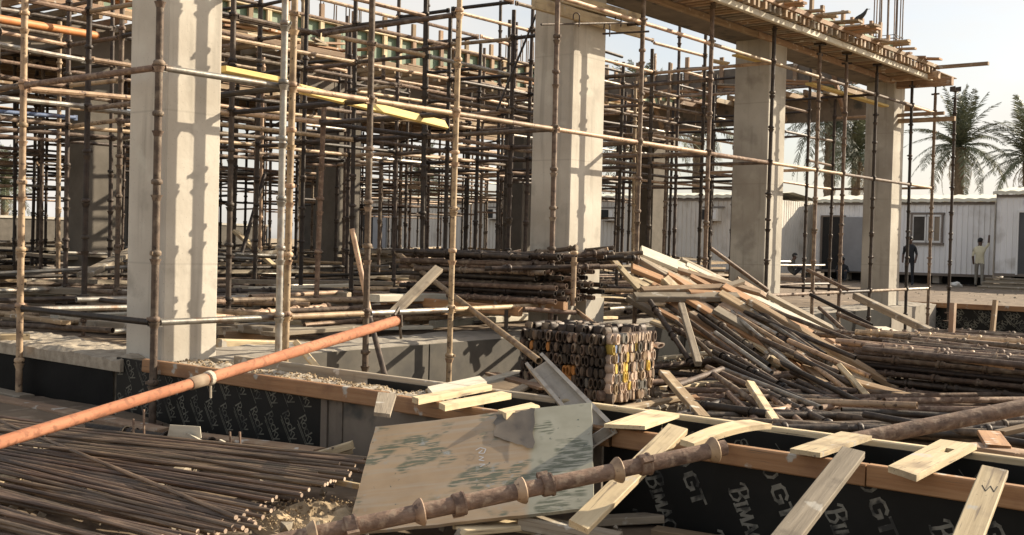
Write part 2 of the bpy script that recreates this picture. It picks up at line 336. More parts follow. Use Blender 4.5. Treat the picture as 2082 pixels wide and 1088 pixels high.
def print_mesh(words, keep, pen, to3d, mat, heavy=None):
    """words: list of (word, origin(a,b), angle, height, slant, wide, pen); (a,b) panel coordinates -> to3d(a,b,lift)"""
    b = MB(); cnt = 0
    for (wd, oa, ob, ang, h, sl, wide, pw, bars) in words:
        ca, sa = math.cos(ang), math.sin(ang); letters, wl = word_strokes(wd, h, sl, wide)
        if bars: letters += [[[(0.15 * h, -.32 * h), (wl, -.32 * h)]], [[(.5 * h, -.5 * h), (wl, -.5 * h)]]]
        for st_list in letters:
            P2 = [[(oa + x * ca - y * sa, ob + x * sa + y * ca) for x, y in st] for st in st_list]
            if not all(keep(a, c) for st in P2 for a, c in st): continue
            for st in P2:
                cnt += 1; lift = .0012 + .00022 * (cnt % 9)
                for i in range(len(st) - 1):
                    a0, c0 = st[i]; a1, c1 = st[i + 1]; dx, dy = a1 - a0, c1 - c0; l = math.hypot(dx, dy) or 1
                    # broad-nib pen: vertical strokes of the letter thicker than horizontal ones
                    lx = (dx * ca + dy * sa) / l
                    q = pw * h * (1.0 - .5 * abs(lx)) / 2; nx, ny = -dy / l * q, dx / l * q; ex, ey = dx / l * q * .5, dy / l * q * .5
                    quad = [(a0 + nx - ex, c0 + ny - ey), (a0 - nx - ex, c0 - ny - ey), (a1 - nx + ex, c1 - ny + ey), (a1 + nx + ex, c1 + ny + ey)]
                    b.add([tuple(to3d(a, c, lift + .00009 * i)) for a, c in quad], [(0, 1, 2, 3)])
    return b.mesh('print', MT[mat])

# ================================================================== LARGE STRUCTURE
# ------------------------------------------------------------------ columns
COLS = [(5.256, 5.771, 7.784, 8.305, 'near concrete column at the beam corner, barred with scaffold shadows'),
        (10.66, 11.32, 7.784, 8.36, 'second concrete column, standing behind the heap of scaffold tubes'),
        (15.64, 16.22, 7.784, 8.36, 'third concrete column, with the patched damp foot beside the lumber heap'),
        (20.71, 21.25, 7.784, 8.32, 'end concrete column below the tall rebar cage')]
def column(x0, x1, y0, y1, z0, z1, label, seed, mat='fair_concrete'):
    b = MB(); nz = 14; ring = []
    c = .012
    sec = [(x0 + c, y0), (x1 - c, y0), (x1, y0 + c), (x1, y1 - c), (x1 - c, y1), (x0 + c, y1), (x0, y1 - c), (x0, y0 + c)]
    vs = []
    for i in range(nz + 1):
        z = z0 + (z1 - z0) * i / nz
        for k, (x, y) in enumerate(sec):
            e = noise.noise((x * 3, y * 3, z * 1.3 + seed)) * .004
            vs.append((x + e, y + e, z))
    fs = [tuple(reversed(range(8))), tuple(nz * 8 + k for k in range(8))]
    for i in range(nz):
        for k in range(8): fs.append((i * 8 + k, i * 8 + (k + 1) % 8, (i + 1) * 8 + (k + 1) % 8, (i + 1) * 8 + k))
    b.add(vs, fs)
    return tag(link('concrete_column', b.mesh('concrete_column', MT[mat])), label, 'column', 'concrete columns of the new frame')
def cast_concrete(name, lo, hi, pit):
    """fair faced concrete: faint lift seams, vertical drips, air voids, blotches"""
    m = bpy.data.materials.new(name); m.use_nodes = True; t = m.node_tree; n = t.nodes; L = t.links; bs = n['Principled BSDF']; bs.inputs['Roughness'].default_value = .9
    tc = n.new('ShaderNodeTexCoord')
    def nz(scale, detail=5, mp=None, typ='ShaderNodeTexNoise'):
        q = n.new(typ)
        if typ == 'ShaderNodeTexNoise': q.inputs['Detail'].default_value = detail
        q.inputs['Scale'].default_value = scale
        if mp: k = n.new('ShaderNodeMapping'); k.inputs['Scale'].default_value = mp; L.new(tc.outputs['Object'], k.inputs[0]); L.new(k.outputs[0], q.inputs['Vector'])
        else: L.new(tc.outputs['Object'], q.inputs['Vector'])
        return q.outputs[0]
    def mr(src, a, b_, c_=0, d=1): q = n.new('ShaderNodeMapRange'); q.inputs[1].default_value = a; q.inputs[2].default_value = b_; q.inputs[3].default_value = c_; q.inputs[4].default_value = d; L.new(src, q.inputs[0]); return q.outputs[0]
    def mix(f, a, b_):
        q = n.new('ShaderNodeMix'); q.data_type = 'RGBA'; L.new(f, q.inputs[0])
        for s_, k in ((a, 6), (b_, 7)):
            if isinstance(s_, tuple): q.inputs[k].default_value = (*s_, 1)
            else: L.new(s_, q.inputs[k])
        return q.outputs[2]
    c = mix(mr(nz(1.5), .35, .65), lo, hi)
    dk = tuple(v * .72 for v in lo); lt = tuple(min(.62, v * 1.12) for v in hi)
    c = mix(mr(nz(1, 5, (11, 11, .7)), .54, .76, 0, .8), c, dk)
    c = mix(mr(nz(4.5, 6), .58, .75, 0, .5), c, lt)
    c = mix(mr(nz(2.3, 6), .58, .70, 0, .7), c, dk)
    vo = nz(34, 0, None, 'ShaderNodeTexVoronoi'); c = mix(mr(vo, .06, .13, .75, 0), c, tuple(v * .45 for v in lo)) if pit else c
    sp = n.new('ShaderNodeSeparateXYZ'); L.new(tc.outputs['Object'], sp.inputs[0])
    fr = n.new('ShaderNodeMath'); fr.operation = 'PINGPONG'; fr.inputs[1].default_value = .61; L.new(sp.outputs[2], fr.inputs[0])
    c = mix(mr(fr.outputs[0], .0, .012, .45, 0), c, dk)
    L.new(c, bs.inputs['Base Color']); bp = n.new('ShaderNodeBump'); bp.inputs['Strength'].default_value = .25; bp.inputs['Distance'].default_value = .01; L.new(nz(18, 6), bp.inputs['Height']); L.new(bp.outputs[0], bs.inputs['Normal'])
    return m
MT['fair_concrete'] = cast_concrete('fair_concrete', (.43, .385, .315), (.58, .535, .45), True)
MT['shade_dulled_concrete'] = cast_concrete('shade_dulled_concrete', (.33, .295, .24), (.47, .435, .365), True)  # third and end columns: darkness of their shaded sides mixed into the whole colour
for i, c in enumerate(COLS): column(*c[:4], .36, 4.62, c[4], i * 7, 'fair_concrete' if i < 2 else 'shade_dulled_concrete')
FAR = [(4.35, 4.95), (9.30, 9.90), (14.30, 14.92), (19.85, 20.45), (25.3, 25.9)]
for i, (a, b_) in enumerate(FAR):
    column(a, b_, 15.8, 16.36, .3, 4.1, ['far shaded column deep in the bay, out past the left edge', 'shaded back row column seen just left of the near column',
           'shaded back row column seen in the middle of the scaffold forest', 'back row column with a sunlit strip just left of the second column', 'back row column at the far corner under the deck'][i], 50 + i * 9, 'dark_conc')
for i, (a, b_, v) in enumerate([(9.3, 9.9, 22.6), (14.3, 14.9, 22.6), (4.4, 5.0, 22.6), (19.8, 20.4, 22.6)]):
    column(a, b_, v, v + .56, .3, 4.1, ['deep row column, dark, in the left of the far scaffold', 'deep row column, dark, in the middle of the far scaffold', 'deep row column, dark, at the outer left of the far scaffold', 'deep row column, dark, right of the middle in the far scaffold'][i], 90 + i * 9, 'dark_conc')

# ------------------------------------------------------------------ foundation beams
def bumpy_block(x0, x1, y0, y1, z0, z1, amp, step, mat, edge=.03):
    nx = max(2, int((x1 - x0) / step)); ny = max(2, int((y1 - y0) / step)); b = MB(); vs = []
    for i in range(nx + 1):
        for j in range(ny + 1):
            x = x0 + (x1 - x0) * i / nx; y = y0 + (y1 - y0) * j / ny
            e = edge if i in (0, nx) or j in (0, ny) else 0
            vs.append((x, y, z1 + amp * (noise.noise((x * 4, y * 4, 1)) + .6 * noise.noise((x * 13, y * 13, 4))) - e))
    fs = [(i * (ny + 1) + j, (i + 1) * (ny + 1) + j, (i + 1) * (ny + 1) + j + 1, i * (ny + 1) + j + 1) for i in range(nx) for j in range(ny)]
    n0 = len(vs); rim = [(i, 0) for i in range(nx + 1)] + [(nx, j) for j in range(1, ny + 1)] + [(i, ny) for i in range(nx - 1, -1, -1)] + [(0, j) for j in range(ny - 1, 0, -1)]
    idx = [i * (ny + 1) + j for i, j in rim]
    for k in idx: vs.append((vs[k][0], vs[k][1], z0))
    m = len(idx)
    for k in range(m): fs.append((idx[k], n0 + k, n0 + (k + 1) % m, idx[(k + 1) % m]))
    b.add(vs, fs); return b.mesh('block', MT[mat])

PF = 5.05                                   # outer face of the front form panels
fb = empty('foundation_beam', (5.35, 3.0, 0)); INV = Matrix.Translation((-5.35, -3.0, 0))
tag(fb, 'long formwork beam across the front, black film panels capped by an orange timber', 'formwork beam')
def fpart(name, me): return child(name, me, fb, mat=INV)
def fbox(name, x0, x1, y0, y1, z0, z1, mat):
    b = MB(); b.box(((x0 + x1) / 2, (y0 + y1) / 2, (z0 + z1) / 2), (x1 - x0, y1 - y0, z1 - z0)); return fpart(name, b.mesh(name, MT[mat]))
fpart('concrete_core', bumpy_block(PF + .02, 5.62, 4.75, 14.0, -.1, .44, .035, .06, 'rubble'))
pr = fbox('plywood_panel', PF, PF + .018, 5.67, 8.10, -.12, .47, 'black_ply'); pr['label'] = 'black panel printed all over with Rocky in slanted script'
fbox('plywood_panel', PF, PF + .018, 3.43, 5.60, -.12, .47, 'old_ply')['label'] = 'plain cement stained panel'
pb = fbox('plywood_panel', PF, PF + .018, .95, 3.41, -.12, .47, 'black_ply'); pb['label'] = 'black panel printed with large pale lettering'
pb2 = fbox('plywood_panel', PF, PF + .018, -1.5, .93, -.12, .47, 'black_ply')
fbox('joint_strip', PF - .012, PF + .010, 5.605, 5.665, -.12, .40, 'old_ply'); fbox('joint_strip', PF - .010, PF + .008, 5.46, 5.52, -.12, .40, 'old_ply')
for a, c in ((-1.5, .93), (.95, 3.41), (3.43, 5.85)):
    fbox('plywood_panel', 5.635, 5.653, a, c, -.12, .465, 'black_ply')
# wrinkled black sheeting on the left run, with a ragged top of cement spill
b = MB(); n1, n2 = 60, 10; vs = []
for i in range(n1 + 1):
    for j in range(n2 + 1):
        y = 8.13 + 6.2 * i / n1; z = -.12 + (.52 + .03 * noise.noise((y * 2.3, 0, 3))) * j / n2
        vs.append((PF - .012 + .018 * noise.noise((y * 2.2, z * 3.5, 7)) + .012 * noise.noise((y * 6, z * 5, 2)), y, z))
b.add(vs, [(i * (n2 + 1) + j, (i + 1) * (n2 + 1) + j, (i + 1) * (n2 + 1) + j + 1, i * (n2 + 1) + j + 1) for i in range(n1) for j in range(n2)], True)
fpart('plastic_sheet', b.mesh('plastic_sheet', MT['black_wrap']))
fpart('concrete_lip', bumpy_block(PF - .03, 5.7, 8.0, 14.3, .36, .475, .03, .06, 'rubble', .02))
def fbar(name, p0, p1, wd, ht, mat, label=None, **kw):
    p0 = Vector(p0); p1 = Vector(p1); o = child(name, board_mesh((p1 - p0).length, wd, ht, mat, **kw), fb, mat=INV @ frame(p0, p1))
    if label: o['label'] = label
    return o
fbar('cap_timber', (PF - .03, 7.66, .445), (PF - .028, 5.03, .455), .052, .10, 'orange_timber', chip=.01)
fbar('cap_timber', (PF - .03, 4.94, .445), (PF - .028, 3.36, .435), .052, .10, 'orange_timber', chip=.01)
fbar('cap_timber', (PF - .03, 3.33, .44), (PF - .025, 1.96, .44), .052, .10, 'orange_timber')
fbar('cap_timber', (PF - .03, 1.95, .442), (PF - .025, -1.4, .442), .052, .10, 'orange_timber')
fbar('back_timber', (5.68, 7.4, .455), (5.68, 4.2, .455), .05, .09, 'grey_wood'); fbar('back_timber', (5.68, 4.15, .45), (5.68, 1.9, .45), .05, .09, 'pine'); fbar('back_timber', (5.68, 1.88, .452), (5.69, -1.4, .45), .05, .09, 'pine')
for yy in (4.3, 3.05, 1.2, -.3): fbar('spacer', (PF + .02, yy, .30), (5.63, yy, .30), .045, .06, 'grey_wood')
# printing
words = []
rnd = random.Random(3)
for r in range(5):
    for c in range(-2, 20):
        words.append(('Rocky', -8.16 + c * .172 + (r % 2) * .03, .50 - r * .245 - .012 * (c % 3), R_(-57), .066, .12, 1.0, .17, True))
keepP = lambda y0, y1, z0, z1: (lambda a, c: -y1 + .01 < a < -y0 - .01 and z0 < c < z1)
fpart('lettering', print_mesh(words, keepP(5.67, 8.10, -.1, .465), .1, lambda a, c, l: (PF - l, -a, c), 'print_dim'))
words = []
LA = R_(-63); da, db = math.cos(LA), math.sin(LA)
for c in range(-2, 12):
    for n_ in range(-1, 3):
        s_ = (-.19 if c % 2 == 0 else .21) + n_ * .66 + .012 * (c % 3); oa = -3.50 + c * .245 + s_ * da; ob = .45 + s_ * db
        words.append(('BIMAO', oa, ob, LA, .094, .10, .95, .19, False))
        words.append(('GT', oa + .345 * da, ob + .345 * db, LA, .094, .06, 1.25, .28, False))
fpart('lettering', print_mesh(words, keepP(.95, 3.41, -.1, .465), .1, lambda a, c, l: (PF - l, -a, c), 'print_gt'))
fpart('lettering', print_mesh([(w_, a + 2.45, b_, an, h, s, wd, p, q) for (w_, a, b_, an, h, s, wd, p, q) in words], keepP(-1.5, .93, -.1, .465), .1, lambda a, c, l: (PF - l, -a, c), 'print_gt'))
words = [('Rocky', -3.5 + c * .16, .46 - r * .2, R_(-50 if c % 2 else -130), .07, .12, 1.0, .14, True) for c in range(0, 30) for r in range(3)]
fpart('lettering', print_mesh(words, lambda a, c: ((-3.4 < a < -.97) or (-.92 < a < 1.4)) and -.1 < c < .42, .1, lambda a, c, l: (5.635 - l, -a, c), 'print_dim'))

ub = empty('foundation_beam', (14, 7.9, 0)); tag(ub, 'grey concrete foundation beam running back under the columns', 'foundation beam')
child('concrete_core', bumpy_block(5.70, 22.8, 7.60, 8.42, -.1, .47, .02, .1, 'old_conc', .02), ub, mat=Matrix.Translation((-14, -7.9, 0)))
for i in range(6):
    b = MB(); b.box((6.9 + i * 2.45, 7.588, .17), (2.43, .018, .55)); child('plywood_panel', b.mesh('plywood_panel', MT['grey_ply' if i < 2 else 'black_ply']), ub, mat=Matrix.Translation((-14, -7.9, 0)))
rb = empty('foundation_beam', (23.1, 3, 0)); tag(rb, 'far foundation beam with dark printed panels, closing the pit in front of the cabins', 'formwork beam'); RI = Matrix.Translation((-23.1, -3, 0))
child('concrete_core', bumpy_block(22.95, 23.45, -6, 8.5, -.3, .44, .03, .12, 'old_conc', .02), rb, mat=RI)
for i in range(6):
    b = MB(); b.box((22.93, 7.05 - i * 2.45, .10), (.018, 2.43, .64)); child('plywood_panel', b.mesh('plywood_panel', MT['black_ply']), rb, mat=RI)
    child('cap_timber', board_mesh(2.42, .055, .10, 'orange_timber', chip=.02, key=i), rb, mat=RI @ frame((22.89, 8.26 - i * 2.45, .43), (22.89, 5.84 - i * 2.45, .44)))
words = [('Rocky', -8.2 + c * .26, .40 - r * .24, R_(-45 if (c + r) % 2 else -135), .12, .12, 1.0, .16, True) for c in range(0, 44) for r in range(3)]
child('lettering', print_mesh(words, lambda a, c: -8.2 < a < 3.5 and -.2 < c < .40, .1, lambda a, c, l: (22.921 - l, -a, c), 'print_dim'), rb, mat=RI)

# ------------------------------------------------------------------ slab formwork, near bay (cantilevered joists, edge timbers, green side form)
nd = empty('slab_formwork', (16, 7.7, 4.6)); tag(nd, 'timber slab deck over the front columns with overhanging joists and pale green side form', 'slab formwork')
def ndp(name, me, A=None): return child(name, me, nd, mat=Matrix.Translation((-16, -7.7, -4.6)) @ (A if A is not None else Matrix()))
NX0, NX1 = 9.7, 20.65
jm = [board_mesh(1.45, .055, .10, m, key=i) for i, m in enumerate(('brown_wood', 'grey_wood', 'brown_wood', 'pine'))]
k = 0; x = NX0
while x < NX1:
    ndp('joist', jm[random.choice((0, 0, 1, 2, 2))], frame((x, 7.0 + random.uniform(-.05, .03), 4.70), (x + .01, 8.46, 4.70))); x += .155; k += 1
b = MB(); b.box((15.5, 8.18, 4.625), (11.7, .55, .02)); ndp('beam_soffit', b.mesh('beam_soffit', MT['old_ply']))
b = MB(); b.box((15.5, 8.462, 4.86), (11.7, .018, .5)); ndp('beam_side', b.mesh('beam_side', MT['old_ply']))
for i in range(5): ndp('soffit_sheet', board_mesh(2.42, .72, .016, 'brown_wood', key=i), frame((9.0 + 2.44 * i + .75, 7.42, 4.762), (9.0 + 2.44 * i + 3.17, 7.42, 4.762)))
for v_, z_, mt in ((7.10, 4.605, 'white_wood'), (7.78, 4.600, 'brown_wood')):
    for i in range(4): ndp('edge_timber', board_mesh(2.74, .07, .085, mt, key=i), frame((NX0 + .05 + 2.72 * i, v_ + .01 * (i % 2), z_), (NX0 + 2.79 + 2.72 * i, v_ + .012 * (i % 2), z_)))
for i in range(4): ndp('edge_timber', board_mesh(2.95, .045, .07, 'brown_wood', key=i + 9), frame((NX0 + .1 + 2.7 * i, 7.03, 4.80), (NX0 + 2.8 + 2.7 * i, 7.0, 4.80)))
for u0, u1 in ((10.0, 12.1), (12.12, 14.3), (14.32, 16.4), (16.42, 18.1), (19.0, 20.3)):
    b = MB(); b.box(((u0 + u1) / 2, 7.70, 5.00), (u1 - u0, .02, .42)); ndp('side_panel', b.mesh('side_panel', MT['green_ply']))
for i in range(26):
    h = random.uniform(.50, .78); xx = 10.0 + i * .41
    ndp('stud', board_mesh(h, .05, .085, 'brown_wood', key=i % 4), frame((xx, 7.755, 4.82), (xx + random.uniform(-.02, .02), 7.755, 4.82 + h), (1, 0, 0)))
for i in range(75):           # loose decking and offcuts along the overhang
    xx = random.uniform(NX0 + .2, NX1); L = random.uniform(.35, .95); z = 4.80 + random.uniform(0, .07); yy = 7.2 + random.uniform(-.3, .3); a = random.gauss(0, .25)
    ndp('deck_board', board_mesh(L, random.choice((.09, .12, .2)), .03, random.choice(('brown_wood', 'brown_wood', 'orange_timber', 'grey_wood', 'brown_wood')), key=i % 6),
        frame((xx - math.sin(a) * L / 2, yy - math.cos(a) * L / 2, z), (xx + math.sin(a) * L / 2, yy + math.cos(a) * L / 2, z + random.uniform(-.02, .05))))
def ndb(p0, p1, wd, ht, mat, name='overhang_board', key=0): ndp(name, board_mesh((Vector(p1) - Vector(p0)).length, wd, ht, mat, key=key), frame(p0, p1))
def overhang(x, y, u, L, wd, ht, name='overhang_board', key=0, rise=0.0):
    e = P(x, y, u=u); ndb(e + Vector((0, L, -rise)), e, wd, ht, 'brown_wood', name, key)
overhang(1668, 31, 17.2, 1.0, .10, .07); overhang(1758, 53, 19.1, 1.2, .15, .05, key=3); overhang(1850, 86, 20.4, 1.3, .10, .10, key=1)
overhang(1888, 131, 20.5, 1.0, .10, .08, key=2); overhang(2010, 129, 20.6, 2.5, .09, .06, key=4); overhang(1910, 152, 20.45, 1.0, .11, .13, key=5); overhang(1937, 165, 20.85, 1.4, .12, .15, key=6)
overhang(1920, 230, 20.9, 1.4, .06, .06, 'brace', 7); overhang(1942, 241, 20.95, 1.6, .08, .08, 'brace', 8)
for k_, (xa, ya, ua) in enumerate(((1612, 24, 16.0), (1645, 44, 16.6), (1702, 66, 17.9), (1730, 78, 18.6), (1790, 100, 19.8), (1822, 118, 20.5), (1585, 20, 15.4))): overhang(xa, ya, ua, .8, .12 + .04 * (k_ % 3), .04, key=k_, rise=.04)

# ------------------------------------------------------------------ slab formwork, far bays
fd = empty('slab_formwork', (15, 16, 4.6)); tag(fd, 'far slab deck with green side form and pale studs, beyond the open bay', 'slab formwork')
def fdp(name, me, A=None): return child(name, me, fd, mat=Matrix.Translation((-15, -16, -4.6)) @ (A if A is not None else Matrix()))
def fdbox(name, c, d, mat): b = MB(); b.box(c, d); return fdp(name, b.mesh(name, MT[mat]))
for i in range(10):
    x0 = 2.0 + 2.44 * i
    fdbox('side_panel', (x0 + 1.21, 15.60, 5.03), (2.42, .02, .60), 'green_ply')
    fdp('top_rail', board_mesh(2.43, .10, .075, 'pine', key=i), frame((x0, 15.555, 5.36), (x0 + 2.42, 15.555, 5.36)))
    fdbox('beam_side', (x0 + 1.21, 15.78, 4.36), (2.42, .02, .52), 'old_ply')
    fdp('edge_timber', board_mesh(2.43, .09, .10, 'brown_wood', key=i + 4), frame((x0, 14.93, 4.66), (x0 + 2.42, 14.93, 4.66)))
sm = [board_mesh(.66, .055, .10, m, key=i) for i, m in enumerate(('pine', 'brown_wood', 'brown_wood'))]
for i in range(62):
    xx = 2.2 + i * .395; fdp('stud', sm[random.choice((0, 1, 1, 2))], frame((xx, 15.545, 4.72), (xx, 15.545, 5.32), (1, 0, 0)))
    if i % 2: fdp('stud', sm[2], frame((xx + .1, 15.66, 5.0 + random.uniform(0, .1)), (xx + .1, 15.66, 5.66), (1, 0, 0)))
    if i % 1 == 0: fdp('joist', jm[i % 3], frame((xx, 14.85, 4.56), (xx, 16.3, 4.56)))
for i in range(10):
    for j in range(6): fdbox('soffit_sheet', (3.2 + 2.44 * i, 16.45 + 1.23 * j, 4.64 + .004 * ((i + j) % 2)), (2.42, 1.21, .018), 'brown_wood') if random.random() > .1 else None
for i in range(10):
    fdp('bearer', board_mesh(24, .08, .12, 'brown_wood', key=i), frame((2.2, 16.6 + .75 * i, 4.56), (26.2, 16.6 + .75 * i, 4.56)))
for i in range(70):
    xx = random.uniform(3, 25); L = random.uniform(.6, 2.2); a = random.gauss(1.2, .4); z = 4.72 + random.uniform(0, .22)
    fdp('deck_board', board_mesh(L, random.choice((.09, .14, .2)), .035, random.choice(('brown_wood', 'orange_timber', 'pine', 'grey_wood')), key=i % 8),
        frame((xx, 15.2 + random.uniform(-.2, .2) - math.cos(a) * .2, z), (xx + math.sin(a) * L, 15.2 + math.cos(a) * .3, z + random.uniform(-.05, .12))))
for i in range(11): fdp('starter_bar', tube_mesh(1.1, .012, 'rebar', 6, False), frame((13.6 + .16 * i, 15.9 + .1 * (i % 2), 4.7), (13.6 + .16 * i + random.uniform(-.03, .03), 15.9 + .1 * (i % 2), 5.8)))
for i in range(12): fdp('starter_bar', tube_mesh(1.4, .013, 'rebar', 6, False), frame((19.6 + .10 * i, 15.9 + .35 * (i % 2), 4.7), (19.6 + .10 * i, 15.9 + .35 * (i % 2), 6.1)))

cd = empty('slab_formwork', (22.5, 12, 4.6)); tag(cd, 'dark shaded cross deck linking the end column to the far row, studs sticking up', 'slab formwork')
def cdp(name, me, A=None): return child(name, me, cd, mat=Matrix.Translation((-22.5, -12, -4.6)) @ (A if A is not None else Matrix()))
for i in range(4):
    b = MB(); b.box((21.6, 9.8 + 2.0 * i, 5.0), (.02, 1.98, .5)); cdp('side_panel', b.mesh('side_panel', MT['old_ply']))
    b = MB(); b.box((22.2, 9.8 + 2.0 * i, 4.36), (.02, 1.98, .5)); cdp('beam_side', b.mesh('beam_side', MT['old_ply']))
    for j in range(3): b = MB(); b.box((22.6 + 1.2 * j, 9.8 + 2.0 * i, 4.66 + .004 * (j % 2)), (1.18, 1.98, .018)); cdp('soffit_sheet', b.mesh('soffit_sheet', MT['brown_wood']))
for i in range(18):
    yy = 8.9 + i * .42; h = random.uniform(.6, 1.0)
    cdp('stud', board_mesh(h, .055, .09, 'brown_wood', key=i % 5), frame((21.56, yy, 4.75), (21.56, yy, 4.75 + h), (0, 1, 0)))
    cdp('joist', jm[i % 3], frame((21.1, yy, 4.58), (22.55, yy, 4.58)))
for yy in (9.3, 10.6, 12.2, 13.6): cdp('brace', board_mesh(1.3, .06, .10, 'brown_wood', key=int(yy)), frame((22.1, yy, 4.15), (21.3, yy, 5.15)))
for i in range(22):
    yy = random.uniform(8.8, 15.5); L = random.uniform(.5, 1.4)
    cdp('deck_board', board_mesh(L, .12, .035, random.choice(('brown_wood', 'grey_wood', 'orange_timber')), key=i % 6), frame((21.2, yy, 4.7 + random.random() * .15), (21.3 + random.uniform(-.5, .5), yy + L, 4.72 + random.random() * .15)))

# rebar cage above the end column
rc = empty('rebar_cage', (20.98, 8.05, 4.62)); tag(rc, 'tall dark rebar cage rising from the end column against the sky', 'rebar cage')
for i, (dx, dy) in enumerate([(-.2, -.2), (-.07, -.2), (.07, -.2), (.2, -.2), (.2, -.07), (.2, .07), (.2, .2), (.07, .2), (-.07, .2), (-.2, .2), (-.2, .07), (-.2, -.07)]):
    child('bar', tube_mesh(2.2, .0115, 'rebar', 6, False), rc, mat=frame((dx, dy, 0), (dx + random.uniform(-.015, .015), dy + random.uniform(-.015, .015), 2.2)))
for z in (.80, .86, .1, .3):
    b = MB(); e = .215
    for (a, c) in (((-e, -e), (e, -e)), ((e, -e), (e, e)), ((e, e), (-e, e)), ((-e, e), (-e, -e))): b.tube((*a, 0), (*c, .03 * (a[0] > 0)), .007, 5)
    child('tie', b.mesh('tie', MT['rebar']), rc, loc=(0, 0, z))

